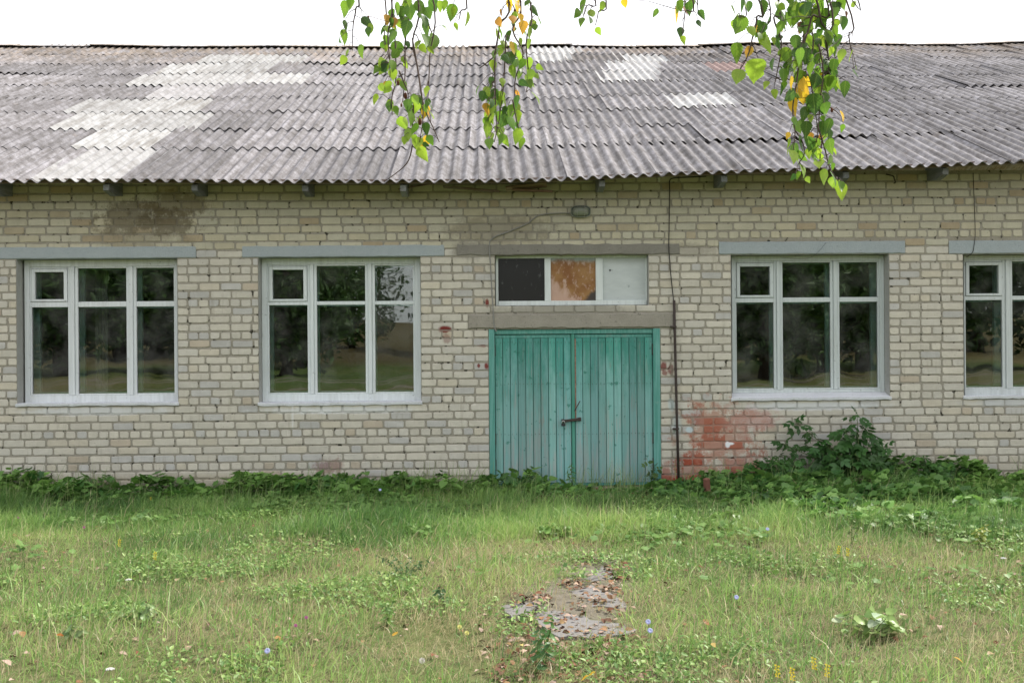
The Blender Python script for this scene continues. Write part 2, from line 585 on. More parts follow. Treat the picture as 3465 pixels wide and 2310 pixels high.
c = M.mix(M.noise(M.vmap(wp, (3, 3, 9)), 1.5, 4, .6), (.38, .42, .42), (.58, .62, .62))
c = M.mix(M.rng(M.noise(wp, 8, 4, .7), .62, .70), c, (.27, .31, .31))
pc2 = W(2068, 912)
dv = M.n('ShaderNodeVectorMath', operation='DISTANCE'); M.put(dv.inputs[0], wp); dv.inputs[1].default_value = (pc2.x, .13, pc2.z)
c = M.mix(M.rng(dv.outputs['Value'], .016, .010), c, (.03, .03, .03))
M.color(c)
WHITEPANE = M.m

# vegetation
M = Mat('grass_blades', .42, .4)
M.leafy(M.attr(), .45)
GRASS = M.m
M = Mat('broad_leaves', .45, .35)
a = M.attr()
M.leafy(M.mul(a, M.mix(M.noise(M.pos(), 60, 2, .6), (.75, .75, .75), (1.2, 1.2, 1.2))), .30)
LEAVES = M.m
M = Mat('dead_leaves', .8, .2)
a = M.attr()
M.color(M.mul(a, M.mix(M.noise(M.pos(), 50, 3, .6), (.6, .6, .6), (1.3, 1.3, 1.3))))
LITTER = M.m
M = Mat('plant_leaf', .42, .4)
oc = M.mul(M.ocol(), M.attr()); op = M.obj()
ox, oy, oz = M.sep(op)
vein = M.math('ABSOLUTE', M.math('SUBTRACT', M.math('FRACT', M.math('ADD', M.math('MULTIPLY', oz, 7.0), M.math('MULTIPLY', M.math('ABSOLUTE', ox), 6.0))), .5))
vf = M.math('MAXIMUM', M.rng(vein, .08, .0), M.rng(M.math('ABSOLUTE', ox), .02, .006))
bl = M.mix(M.math('MULTIPLY', vf, .4), oc, M.mix(.5, oc, (.5, .55, .2)))
bl = M.mul(bl, M.mix(M.noise(op, 7, 3, .6), (.75, .78, .7), (1.2, 1.18, 1.2)))
M.leafy(bl, .55, M.mul(bl, (1.35, 1.45, .8)))
BLEAF = M.m
M = Mat('shrub_leaf', .42, .4)
oc = M.ocol()
bl = M.mul(oc, M.mix(M.noise(M.pos(), 55, 3, .6), (.75, .78, .7), (1.2, 1.18, 1.2)))
M.leafy(bl, .32)
SLEAF = M.m
TWIG = plain('birch_twig_bark', (.075, .05, .04), .7, .3, .3)
STEM = plain('green_plant_stem', (.10, .14, .05), .6, .3, .3)
CATKIN = plain('brown_catkin', (.11, .04, .022), .8, .2, .4)
M = Mat('birch_bark', .8, .2)
wp = M.pos()
c = M.mix(M.rng(M.noise(M.vmap(wp, (3, 3, 16)), 1, 4, .7), .56, .66), (.60, .58, .54), (.05, .045, .04))
M.color(c)
BARK = M.m
M = Mat('petal', .6, .2)
M.leafy(M.ocol(), .3)
PETAL = M.m
CHIP = plain('broken_red_brick', (.17, .075, .055), .9, .2, .3)

# ground
M = Mat('ground_soil_and_field', .95, .1)
wp = M.pos()
gx, gy, gz_ = M.sep(wp)
nA = M.noise(wp, .9, 5, .65); nB = M.noise(wp, 9, 5, .7); nC = M.noise(wp, .03, 4, .6)
soil = M.mix(M.rng(nB, .3, .7), (.050, .042, .024), (.15, .145, .075))
soil = M.mix(M.math('MULTIPLY', M.rng(nA, .35, .65), .6), soil, (.10, .12, .04))
pth = M.math('ABSOLUTE', M.math('SUBTRACT', gx, M.math('ADD', .82, M.math('MULTIPLY', M.math('MINIMUM', M.math('ADD', gy, 4.4), 0.0), .20))))
soil = M.mix(M.math('MULTIPLY', M.math('MULTIPLY', M.rng(M.math('ADD', pth, M.math('MULTIPLY', M.math('SUBTRACT', nB, .5), .5)), .55, .2), M.math('MULTIPLY', M.rng(gy, -3.4, -4.2), M.rng(gy, -6.9, -6.2))), M.rng(nB, .3, .6, .3, .8)), soil, (.17, .15, .13))
far = M.mix(M.rng(nC, .38, .62), (.085, .125, .03), (.20, .155, .075))
far = M.mul(far, M.mix(nB, (.6, .6, .6), (1.35, 1.35, 1.35)))
far = M.mix(M.rng(gy, -62, -78), far, M.mix(nC, (.12, .085, .04), (.075, .07, .028)))
# two wheel tracks of bare earth crossing the field behind the camera
wob = M.math('MULTIPLY', M.math('SUBTRACT', M.noise(wp, .05, 2, .5), .5), 8)
for yy, ww in ((-38, .9), (-41.5, .9), (-30, .6)):
    d = M.math('ABSOLUTE', M.math('SUBTRACT', M.math('ADD', gy, wob), yy))
    far = M.mix(M.math('MULTIPLY', M.rng(d, ww, ww * .4), .85), far, (.24, .20, .17))
M.color(M.mix(M.rng(gy, -17, -22), soil, far))
M.bump(nB, .8, .03)
GROUND = M.m

# ------------------------------------------------------------------ ground
def gz(x, y):
    x = np.asarray(x, float); y = np.asarray(y, float)
    near = sstep(-26, -16, y)
    z = (fbm(x, y, .55, 3) - .5) * .13 * near * sstep(0.0, -1.2, y) + (vnoise(x, y, 2.3, 8) - .5) * .035 * near * sstep(0.0, -.6, y)
    mound = .11 * np.exp(-(((x - 4.25) / 1.0) ** 2 + ((y + .95) / .55) ** 2))
    z = z + mound
    hill = sstep(-55, -190, y) * (4.5 + 2 * np.sin(x * .011 + 1.0)) + sstep(-55, -190, y) * (vnoise(x, y, .02, 4) - .5) * 2
    return z + hill


def cfine(a, b, f0, f1, step, grow=1.35):
    mid = list(np.arange(f0, f1 + 1e-6, step))
    lo = []; s = step; p = f0
    while p > a:
        s *= grow; p -= s; lo.append(p)
    hi = []; s = step; p = f1
    while p < b:
        s *= grow; p += s; hi.append(p)
    return np.array(lo[::-1] + mid + hi)


xs = cfine(-420, 420, -11, 11, .14)
ys = cfine(-420, 60, -16, 1.0, .14, 1.3)
X, Y = np.meshgrid(xs, ys)
V = np.stack([X, Y, gz(X, Y)], -1).reshape(-1, 3)
nx = len(xs); ny = len(ys)
I = np.arange(nx * ny).reshape(ny, nx)
FQ = np.stack([I[:-1, :-1], I[:-1, 1:], I[1:, 1:], I[1:, :-1]], -1).reshape(-1, 4)
tag(mesh_np('ground', V, FQ, GROUND, True), kind='structure')

# ------------------------------------------------------------------ the building
B = empty('brick_building', (0, 0, 0))
tag(B, 'long single-storey pale brick building with grey corrugated roof', 'building')
COURSE = .1005
Z0 = wz(1581, 400) if False else W(400, 1581).z      # centre height of a header course


def rect(px0, px1, py0, py1):
    c = (py0 + py1) / 2; d = (px0 + px1) / 2
    return (W(px0, c).x, W(px1, c).x, W(d, py1).z, W(d, py0).z)      # x0,x1,z0,z1


OPEN = dict(w1=rect(56, 601, 874, 1366), w2=rect(875, 1424, 868, 1364), w3=rect(2475, 3010, 860, 1350), w4=rect(3261, 3796, 858, 1348),
            tr=rect(1675, 2195, 860, 1034), door=rect(1655, 2236, 1112, 1665))
d_ = OPEN['door']; OPEN['door'] = (d_[0], d_[1], -.3, d_[3])
LINT = dict(l1=rect(-60, 663, 835, 875), l2=rect(820, 1503, 830, 869), l3=rect(2433, 3062, 817, 859), l4=rect(3211, 3840, 813, 857),
            lt=rect(1547, 2298, 824, 862), ld=rect(1585, 2279, 1060, 1110))
WX0, WX1, WTOP = -7.9, 9.2, 3.92

# wall core with openings; its face lies 12 mm behind the brick faces and shows as the mortar joints
xe = sorted(set([WX0 - 5, WX1 + 4] + [q for r in OPEN.values() for q in r[:2]]))
ze = sorted(set([-.3, WTOP] + [q for r in OPEN.values() for q in r[2:]]))
mv = []; mf = []; fmat = []


def quad(a, b, c, d, m=0):
    k = len(mv)
    mv.extend([a, b, c, d]); mf.append((k, k + 1, k + 2, k + 3)); fmat.append(m)


MY, MT = .0065, .50
for i in range(len(xe) - 1):
    for j in range(len(ze) - 1):
        cx, cz = (xe[i] + xe[i + 1]) / 2, (ze[j] + ze[j + 1]) / 2
        if any(r[0] < cx < r[1] and r[2] < cz < r[3] for r in OPEN.values()):
            continue
        a, b, c2, d2 = xe[i], xe[i + 1], ze[j], ze[j + 1]
        quad((a, MY, c2), (b, MY, c2), (b, MY, d2), (a, MY, d2))
        quad((b, MT, c2), (a, MT, c2), (a, MT, d2), (b, MT, d2), 1)
for r in OPEN.values():
    x0, x1, z0, z1 = r
    quad((x0, MY, z0), (x0, MY, z1), (x0, MT, z1), (x0, MT, z0), 1)
    quad((x1, MT, z0), (x1, MT, z1), (x1, MY, z1), (x1, MY, z0), 1)
    quad((x0, MY, z1), (x1, MY, z1), (x1, MT, z1), (x0, MT, z1), 1)
    quad((x0, MT, z0), (x1, MT, z0), (x1, MY, z0), (x0, MY, z0), 1)
wall = mesh_np('wall', mv, mf, [MORTAR, PLASTER], parent=B, fm=fmat)


# bricks
def brick_mesh(L, H, seed, ob=False):
    q = random.Random(seed)
    hx, hz = .5, .5
    cx = q.uniform(.02, .05)
    pts = []
    def chip():
        t = q.random()
        return q.uniform(.010, .022) if t < .72 else q.uniform(.022, .046)
    for (sx, sz) in ((-1, -1), (1, -1), (1, 1), (-1, 1)):
        a = chip() / L; b = chip() / H * .8
        p1 = (sx * hx, sz * (hz - b)); p2 = (sx * (hx - a * .35), sz * (hz - b * .35)); p3 = (sx * (hx - a), sz * hz)
        seq = [p1, p2, p3]
        if sx * sz > 0 and not (sx > 0 and sz > 0): pass
        if (sx, sz) in ((-1, -1), (1, 1)):
            pts += seq
        else:
            pts += seq[::-1]
        # a mid point along the long edge to break the straight line
        if (sx, sz) == (-1, -1): pts.append((q.uniform(-.2, .2), -hz + q.uniform(-.02, .05)))
        if (sx, sz) == (1, 1): pts.append((q.uniform(-.2, .2), hz - q.uniform(-.02, .05)))
    n = len(pts)
    v = []
    for (x, z) in pts: v.append((x, .030, z))
    for (x, z) in pts:
        v.append((x, q.uniform(.003, .006), z))
    for (x, z) in pts:
        v.append((x - math.copysign(.0042 / L, x), 0 + q.uniform(-.0012, .0012), z - math.copysign(.0042 / H, z)))
    f = []
    for k in range(n):
        m = (k + 1) % n
        f.append((k, m, n + m, n + k)); f.append((n + k, n + m, 2 * n + m, 2 * n + k))
    f.append(tuple(range(2 * n, 3 * n)))
    return np.array(v, dtype=np.float32), f


SVAR = [brick_mesh(.25, .088, 100 + i) for i in range(12)]
HVAR = [brick_mesh(.12, .088, 200 + i) for i in range(8)]
OBST = list(OPEN.values()) + list(LINT.values())
bl = []                                            # (x0,x1,zc,h)
nrow = int((WTOP - .02 - (Z0 - .5 * COURSE)) / COURSE)
qr = random.Random(4)
for k in range(-4, nrow + 1):
    zc = Z0 + k * COURSE
    zlo, zhi = zc - .044, zc + .044
    if zhi > WTOP: continue
    spans = [(WX0, WX1)]
    for r in OBST:
        ov = min(zhi, r[3]) - max(zlo, r[2])
        if ov > .05:
            new = []
            for (a, b) in spans:
                if r[1] <= a or r[0] >= b: new.append((a, b)); continue
                if r[0] > a: new.append((a, r[0] - .004))
                if r[1] < b: new.append((r[1] + .004, b))
            spans = new
    for (a, b) in spans:
        x = a if a > WX0 + .01 else a - qr.uniform(0, .2)
        upper = zc > 2.95
        if a > WX0 + .01 and (k % 2) and not upper:
            first = .125
        else:
            first = None
        if a <= WX0 + .01:
            x = WX0 - (.13 if k % 2 else 0.0) - qr.uniform(0, .02)
        while x < b - .045:
            hdr = (k % 4 == 0) and (not upper or (x > -1.35 and qr.random() < .93))
            mid = (k % 4 == 2) and not upper and (a > WX0 + .01 or b < WX1 - .01) and qr.random() < .16
            L = .112 if (hdr or mid) else .240
            if not hdr and qr.random() < .07: L = .185
            if first: L = first; first = None
            L += qr.uniform(-.006, .005)
            x1 = x + L
            if b - x1 < .07: x1 = b
            if x1 > b: x1 = b
            if x1 - x > .04:
                bl.append((x, x1, zc + qr.uniform(-.003, .003), .080 + qr.uniform(-.005, .004)))
            x = x1 + .0205 + qr.uniform(-.005, .006)


def brick_tint(x, z):
    t = qr.random()
    base = qr.choice([(.545, .527, .482), (.56, .54, .49), (.53, .515, .475), (.54, .528, .495)])
    low = z < 2.95
    if low and t < .13: base = (.47, .472, .475)
    elif t < .20: base = (.535, .505, .44)
    elif t < .225: base = (.47, .42, .355)
    if not low:
        base = (base[0] * .92, base[1] * .92, base[2] * .84)
        if qr.random() < .07: base = (.41, .35, .26)
    s = qr.uniform(.92, 1.05)
    return (base[0] * s * 1.01, base[1] * s * .99, base[2] * s * .955)


def vis(b):
    cx = (b[0] + b[1]) / 2
    d = CROT.transposed() @ (Vector((cx, 0, b[2])) - CAMP)
    u = d.x / -d.z * F; v = d.y / -d.z * F
    return abs(u) < 1732 and z_ok(b[2], v)


def z_ok(z, v):
    return v < 545 and z > .28


cand = [i for i, b in enumerate(bl) if b[1] - b[0] > .215 and vis(b)]
cand.sort(key=lambda i: ((bl[i][0] + bl[i][1]) / 2) ** 2 + (bl[i][2] - 1.83) ** 2)
single = set(cand[:300])
smesh = []
for v, f in SVAR:
    smesh.append(mesh_np('brick', v, f, BRICK, colors=np.ones((len(v), 3)), ob=False))
JV = []; JF = []; JC = []; off = 0
for i, b in enumerate(bl):
    L = b[1] - b[0]; cx = (b[0] + b[1]) / 2
    t = brick_tint(cx, b[2])
    dy = qr.uniform(-.0025, .0025); rot = qr.uniform(-.006, .006); fl = qr.choice((-1, 1))
    if i in single:
        o = bpy.data.objects.new('brick', qr.choice(smesh))
        o.location = (cx, dy, b[2]); o.scale = (L, 1, b[3]); o.rotation_euler = (0, rot, 0)
        o.color = (*t, 1)
        link(o, wall)
    else:
        v, f = qr.choice(SVAR if L > .15 else HVAR)
        p = v.copy(); p[:, 0] *= L; p[:, 2] *= b[3]
        c_, s_ = math.cos(rot), math.sin(rot)
        q = p.copy(); q[:, 0] = p[:, 0] * c_ + p[:, 2] * s_ + cx; q[:, 2] = -p[:, 0] * s_ + p[:, 2] * c_ + b[2]; q[:, 1] += dy
        JV.append(q); JC.append(np.tile(np.array(t), (len(q), 1)))
        JF += [tuple(w + off for w in g) for g in f]; off += len(q)
o = mesh_np('bricks', np.concatenate(JV), JF, BRICK, colors=np.concatenate(JC), parent=wall)
tag(o, kind='stuff')


# lintels
def rough_beam(name, r, y0, y1, mat, seed, amp=.004, color=(1, 1, 1)):
    x0, x1, z0, z1 = r
    n = max(8, int((x1 - x0) / .08)); q = random.Random(seed)
    v = []; f = []
    for i in range(n + 1):
        x = x0 + (x1 - x0) * i / n
        a = q.uniform(-amp, amp); b = q.uniform(-amp, amp)
        ch = .008 + q.uniform(0, amp)
        ring = [(y1, z0 + a), (y0 + ch, z0 + a), (y0, z0 + a + ch), (y0, z1 + b - ch), (y0 + ch, z1 + b), (y1, z1 + b)]
        for (yy, zz) in ring: v.append((x, yy, zz))
    for i in range(n):
        for k in range(6):
            m = (k + 1) % 6
            f.append((i * 6 + k, i * 6 + m, i * 6 + 6 + m, i * 6 + 6 + k))
    f.append(tuple(range(6))); f.append(tuple(range(n * 6 + 5, n * 6 - 1, -1)))
    o = mesh_np(name, v, f, mat, parent=B)
    o.color = (*color, 1)
    return o


for i, key in enumerate(('l1', 'l2', 'l3', 'l4')):
    rough_beam('lintel', LINT[key], -.006, .15, LINTEL, i, .003)
rough_beam('lintel', LINT['lt'], -.005, .15, LINTELR, 8, .007, (.80, .80, .80))['label'] = 'raw grey concrete lintel over the three-pane window'
rough_beam('lintel', LINT['ld'], -.012, .15, LINTELR, 9, .008, (1.05, 1.03, 1.0))['label'] = 'pitted raw concrete lintel over the teal door'
# mortar-smeared brick strip between the upper window and the lower lintel is stained by the wall material


# windows
def part_box(name, parent, x0, x1, y0, y1, z0, z1, mat, bev=.003, color=None):
    m = MB().box(x0, x1, y0, y1, z0, z1, bev)
    o = m.build(name, mat, parent)
    if color is not None: o.color = (*color, 1)
    return o


def window(key, g, tint, sillz, white_reveal=False):
    """g: glass edges in photo pixels: x a0..a1 (vent column), b0..b1, c0..c1, rows"""
    x0, x1, z0, z1 = OPEN[key]
    YF = .17                                             # front of the frame
    fx = [W(p, 1100, YF).x for p in g['x']]              # outer l, glass a0,a1, mullion, b0,b1, c0,c1, outer r
    mx_ = (g['x'][0] + g['x'][-1]) / 2
    fz = [W(mx_, p, YF).z for p in g['y']]               # frame top, glass top, transom top, transom bottom, glass bottom, frame bottom
    ol, a0, a1, b0, b1, c0, c1, orr = fx
    zt, zg1, zr1, zr0, zg0, zb = fz
    ol = max(ol, x0 + .003); orr = min(orr, x1 - .003); zt = min(zt, z1 - .003)
    w = MB()
    # outer frame: four bars butted end to end
    w.box(ol, a0 - .022, YF, YF + .09, zb, zt, .004)
    w.box(c1 + .022, orr, YF, YF + .09, zb, zt, .004)
    w.box(a0 - .022, c1 + .022, YF + .001, YF + .09, zg1 + .020, zt - .001, .004)
    w.box(a0 - .022, c1 + .022, YF + .001, YF + .09, zb + .001, zg0 - .020, .004)
    win = w.build('window', FRAMEP, B)
    win.color = (*tint, 1)
    YS = YF + .012
    # mullions, each with the two meeting stiles of the casements beside it
    for (p, q) in ((a1, b0), (b1, c0)):
        m = MB()
        d = (q - p) / 3
        m.box(p + d * .95, q - d * .95, YF - .006, YF + .08, zg0 - .020, zg1 + .020, .004)
        m.box(p, p + d * .93, YS, YS + .05, zg0 - .020, zg1 + .020, .004)
        m.box(q - d * .93, q, YS, YS + .05, zg0 - .020, zg1 + .020, .004)
        o = m.build('mullion', FRAMEP, win); o.color = (*tint, 1)
    for (p, q) in ((a0 - .022, a1), (b0, b1), (c0, c1 + .022)):
        bars = [(p + .001, q - .001, YS + .002, YS + .045, zr0, zr1), (p + .001, q - .001, YS + .001, YS + .05, zg0 - .0195, zg0 - .0002), (p + .001, q - .001, YS + .001, YS + .05, zg1 + .0002, zg1 + .0195)]
        if p == a0 - .022:       # stile between glass and frame
            bars += [(p + .001, a0, YS, YS + .05, zg0, zr0 - .001), (p + .001, a0, YS, YS + .05, zr1 + .001, zg1)]
        if q == c1 + .022:
            bars += [(c1, q - .001, YS, YS + .05, zg0, zr0 - .001), (c1, q - .001, YS, YS + .05, zr1 + .001, zg1)]
        for bb in bars:
            part_box('sash_rail', win, *bb, FRAMEP, .003, tint)
    # little opening vent in the upper part of the first column
    vx0, vx1 = a0 + .004, a1 - .004
    m = MB(); t = .042
    m.box(vx0, vx0 + t, YS - .012, YS + .03, zr1 + .004, zg1 - .004, .003)
    m.box(vx1 - t, vx1, YS - .012, YS + .03, zr1 + .004, zg1 - .004, .003)
    m.box(vx0 + t, vx1 - t, YS - .011, YS + .03, zr1 + .004, zr1 + .004 + .028, .003)
    m.box(vx0 + t, vx1 - t, YS - .011, YS + .03, zg1 - .004 - t, zg1 - .004, .003)
    o = m.build('vent_sash', FRAMEP, win); o.color = (*tint, 1)
    for (p, q) in ((a0, a1), (b0, b1), (c0, c1)):
        for (u, v_) in ((zg0, zr0), (zr1, zg1)):
            part_box('pane', win, p - .004, q + .004, YS + .024, YS + .028, u - .004, v_ + .004, GLASS, 0)
    # second, inner frame painted pale teal
    m = MB(); YI = YF + .24
    m.box(ol, a0 + .01, YI, YI + .05, zb, zt, 0); m.box(c1 - .01, orr, YI, YI + .05, zb, zt, 0)
    m.box(a0 + .01, c1 - .01, YI, YI + .05, zg1 - .005, zt, 0); m.box(a0 + .01, c1 - .01, YI, YI + .05, zb, zg0 + .01, 0)
    for (p, q) in ((a1, b0), (b1, c0)):
        m.box(p + .004, q - .004, YI + .001, YI + .05, zg0 + .01, zg1 - .005, 0)
    for (p, q) in ((a0 + .01, a1 + .004), (b0 - .004, b1 + .004), (c0 - .004, c1 - .01)):
        m.box(p, q, YI + .002, YI + .048, zr0 - .012, zr1 - .005, 0)
    m.build('inner_frame', TEALFRAME, win)
    # whitewashed sloping sill of mortar
    n = 26; v = []; f = []; q = random.Random(key)
    ys = -.022
    for i in range(n + 1):
        x = x0 - .012 + (x1 - x0 + .024) * i / n
        xin = min(max(x, x0 + .002), x1 - .002)
        dz = q.uniform(-.006, .006); dy = q.uniform(-.006, .006)
        v += [(xin, YF + .01, zb + .002), (x, .012 + dy * .3, sillz + .022 + dz), (x, ys + dy, sillz + .012 + dz), (x, ys + dy + .004, sillz - .018 + dz), (x, .008, sillz - .024 + dz)]
    for i in range(n):
        for k in range(4):
            f.append((i * 5 + k, i * 5 + k + 5, i * 5 + k + 6, i * 5 + k + 1))
    f.append((0, 1, 2, 3, 4)); f.append(tuple(range(n * 5 + 4, n * 5 - 1, -1)))
    mesh_np('sill', v, f, SILLM, parent=win)
    return win


SILLM = concrete('whitewashed_mortar', (.56, .58, .62), (.74, .75, .78), .3)
w1 = window('w1', dict(x=(83, 106, 229, 263, 427, 461, 588, 601), y=(874, 907, 1020, 1038, 1331, 1361)), (1, 1, 1.01), W(330, 1367).z)
w2 = window('w2', dict(x=(886, 910, 1040, 1072, 1236, 1269, 1398, 1424), y=(868, 899, 1019, 1031, 1327, 1357)), (.98, 1.0, 1.0), W(1150, 1365).z)
w3 = window('w3', dict(x=(2477, 2493, 2619, 2650, 2811, 2842, 2971, 2994), y=(860, 888, 1006, 1022, 1312, 1328)), (.80, .83, .82), W(2740, 1348).z)
w4 = window('w4', dict(x=(3263, 3269, 3393, 3428, 3586, 3618, 3748, 3772), y=(858, 884, 1000, 1014, 1308, 1338)), (.82, .84, .83), W(3500, 1342).z)
# added pale folded strip imitating the inner casement's reflection in the first window
c0 = W(345, 1100, .8).x
v = []; f = []
for i in range(9):
    x = c0 - .06 + i * .02
    yy = .75 + (.02 if i % 2 else -.02)
    v += [(x, yy, 1.0), (x, yy, 2.9), (x, yy + .003, 1.0), (x, yy + .003, 2.9)]
for i in range(8):
    k = i * 4
    f += [(k, k + 4, k + 5, k + 1), (k + 2, k + 3, k + 7, k + 6)]
mesh_np('reflection_strip', v, f, PALESTRIP, parent=w1)

# three-pane upper window
x0, x1, z0, z1 = OPEN['tr']
YF = .11
ga = [W(p, 950, YF).x for p in (1677, 1686, 1843, 1864, 2016, 2040, 2186, 2194)]
gb = [W(1940, p, YF).z for p in (862, 873, 1017, 1033)]
m = MB()
m.box(max(ga[0], x0 + .003), ga[1], YF, YF + .07, gb[3], gb[0], .004); m.box(ga[6], min(ga[7], x1 - .003), YF, YF + .07, gb[3], gb[0], .004)
m.box(ga[1], ga[6], YF + .001, YF + .07, gb[1], gb[0] - .001, .004)
m.box(ga[1], ga[6], YF - .012, YF + .07, gb[3], gb[2], .005)
upw = m.build('upper_window', FRAMEP, B); upw.color = (.93, .96, .92, 1)
for (p, q) in ((ga[2], ga[3]), (ga[4], ga[5])):
    part_box('mullion', upw, p, q, YF - .004, YF + .06, gb[2] + .001, gb[1] - .001, FRAMEP, .004, (.95, .97, .95))
for k, (mt, lb) in enumerate(((GLINTPANE, 'dark pane with painted pale glints'), (RUSTPANE, 'orange rust-stained pane'), (WHITEPANE, 'whitewashed pane'))):
    o = part_box('pane', upw, ga[1 + 2 * k] - .003, ga[2 + 2 * k] + .003, YF + .022, YF + .026, gb[2] - .003, gb[1] + .003, mt, 0)
    if lb: o['label'] = lb

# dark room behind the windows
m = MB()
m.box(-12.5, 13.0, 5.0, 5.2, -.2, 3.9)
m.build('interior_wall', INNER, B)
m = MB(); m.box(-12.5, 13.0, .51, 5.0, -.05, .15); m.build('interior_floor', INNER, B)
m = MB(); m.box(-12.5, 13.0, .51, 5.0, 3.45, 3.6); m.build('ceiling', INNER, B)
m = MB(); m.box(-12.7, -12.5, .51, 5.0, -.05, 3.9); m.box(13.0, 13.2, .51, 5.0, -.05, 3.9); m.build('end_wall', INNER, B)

# ------------------------------------------------------------------ door
x0, x1, z0, z1 = OPEN['door']
m = MB()
dl = [W(p, 1370, .04).x for p in (1657, 1675, 1934, 1945, 1948, 2210, 2234)]
dz = [W(1945, p, .04).z for p in (1113, 1129, 1143, 1633, 1644)]
m.box(x0 + .003, dl[1], -.004, .10, .02, dz[0], .005)
m.box(dl[5], x1 - .003, -.004, .10, .02, dz[0], .005)
m.box(dl[1], dl[5], .03, .10, dz[1], dz[0] - .001, .004)
m.build('door_frame', DOORF, B)
m = MB(); m.box(x0 + .01, x1 - .01, -.05, .16, -.05, dz[4] - .004, .01); o = m.build('threshold', BOARD, B); o.color = (1.2, 1.2, 1.15, 1)
qd = random.Random(3)
for side, (a, b, ph) in enumerate(((dl[1] + .004, dl[2] - .001, 10), (dl[3] + .004, dl[5] - .004, 10))):
    m = MB()
    m.box(a, b, .072, .09, dz[4] + .004, dz[1] - .006, 0)
    m.box(a + .002, b - .002, .050, .072, dz[2] + .002, dz[1] - .008, .003)         # top rail
    m.box(a + .002, b - .002, .058, .072, dz[4] + .006, dz[3] - .002, .003)         # bottom rail
    leaf = m.build('door', DOORF, B); leaf.color = (.9, .95, .95, 1)
    leaf['label'] = 'left-hand door leaf' if side == 0 else 'right-hand door leaf'
    pw = (b - a) / ph
    for i in range(ph):
        g = .0036 + qd.uniform(-.001, .0012)
        y = .046 + qd.uniform(-.004, .004)
        zz = dz[3] + qd.uniform(-.004, .004)
        p = part_box('plank', leaf, a + i * pw + g, a + (i + 1) * pw - g, y, y + .022, zz, dz[2] + qd.uniform(-.003, .002), DOORP, .003)
        s = qd.uniform(.80, 1.14)
        p.color = (s * qd.uniform(.96, 1.04), s, s * qd.uniform(.97, 1.03), 1)
        # nail heads
    nm = MB()
    for zz in (dz[2] - .05, W(1945, 1298).z, W(1945, 1468).z, dz[3] + .04):
        for i in range(ph):
            for dx in (.25, .75):
                cx = a + (i + dx) * pw; r = .0035
                z_ = zz + qd.uniform(-.006, .006)
                nm.box(cx - r, cx + r, .038, .045, z_ - r, z_ + r)
    tag(nm.build('nail_heads', IRON, leaf), kind='stuff')
    # two strap hinges at the outer edge
    hx = dl[1] if side == 0 else dl[5]
    for zz in (1.72, .62, .30):
        part_box('hinge', leaf, hx - .012, hx + .012, .020, .046, zz - .07, zz + .07, IRON, .003)
# cover strip on the meeting edge, and the bare wood edge beside it
p = part_box('cover_strip', leaf, dl[2] + .001, dl[3] + .001, .022, .07, dz[4] + .004, dz[1] - .004, DOORF, .004, (.65, .85, .75))
p['label'] = 'fresh green strip on the meeting edge'
o = part_box('bare_edge', leaf, dl[3] + .0035, dl[3] + .018, .036, .05, W(1945, 1420).z, dz[2] - .01, BOARD, .002, (1.7, 1.2, 1.05))
# hasp
h0, h1 = W(1902, 1424, .03), W(1963, 1417, .03)
m = MB()
ang = math.atan2(h1.z - h0.z, h1.x - h0.x)
Mx = Matrix.Translation((h0 + h1) / 2) @ Matrix.Rotation(-ang, 4, 'Y')
hl = (h1 - h0).length / 2
m.box(-hl, hl, -.032, -.022, -.017, .017, .003, Mx)
m.box(hl - .03, hl + .01, -.024, .012, -.022, .022, .003, Mx)
m.box(-hl - .006, -hl + .028, -.026, .012, -.024, .024, .003, Mx)
m.box(-hl + .002, -hl + .016, -.05, -.032, -.012, .012, .002, Mx)
m.build('hasp', IRON, leaf)
a_, b_ = W(1944, 1390, .02), W(1963, 1356, .0)
MB().tube([a_, b_], .006, 6).build('loose_hook', IRON, leaf)
# padlock hanging from the hasp
pl = W(1906, 1432, -.025)
P = empty('padlock', pl); tag(P, 'small black padlock hanging from the rusty hasp on the teal door', 'padlock')
m = MB(); m.box(-.026, .026, -.012, .012, -.034, .0, .006); m.build('body', plain('black_padlock', (.02, .02, .025), .4, .5), P)
m = MB(); m.tube([(-.015, 0, -.004), (-.015, 0, .018), (-.008, 0, .031), (.004, 0, .033), (.013, 0, .024), (.015, 0, .012), (.015, 0, -.004)], .005, 6)
m.build('shackle', STEEL, P, True)

# ------------------------------------------------------------------ roof
TH = R(22.5)
YE, ZE = -.60, CAMP.z + 1.907
CT, ST = math.cos(TH), math.sin(TH)
SROW = [0, 1.75, 3.02, 4.36, 5.60, 6.98, 8.22, 9.55, 10.85]
SRIDGE = 12.15


def droof(x, s):
    e = .035 * max(0, x - .8) if x > .8 else 0.0
    e = min(e, .26)
    e += -.018 * math.exp(-((x + .0) / 1.2) ** 2)
    r = -.05 + .003 * max(0, -x) + .0045 * max(0, x) + .02 * math.sin(x * 1.1)
    t = s / SRIDGE
    return e * (1 - t) + r * t + .012 * math.sin(x * .9 + s * .7)


def roofpt(x, s):
    return Vector((x, YE + s * CT, ZE + s * ST + droof(x, s)))


PITCH = .15


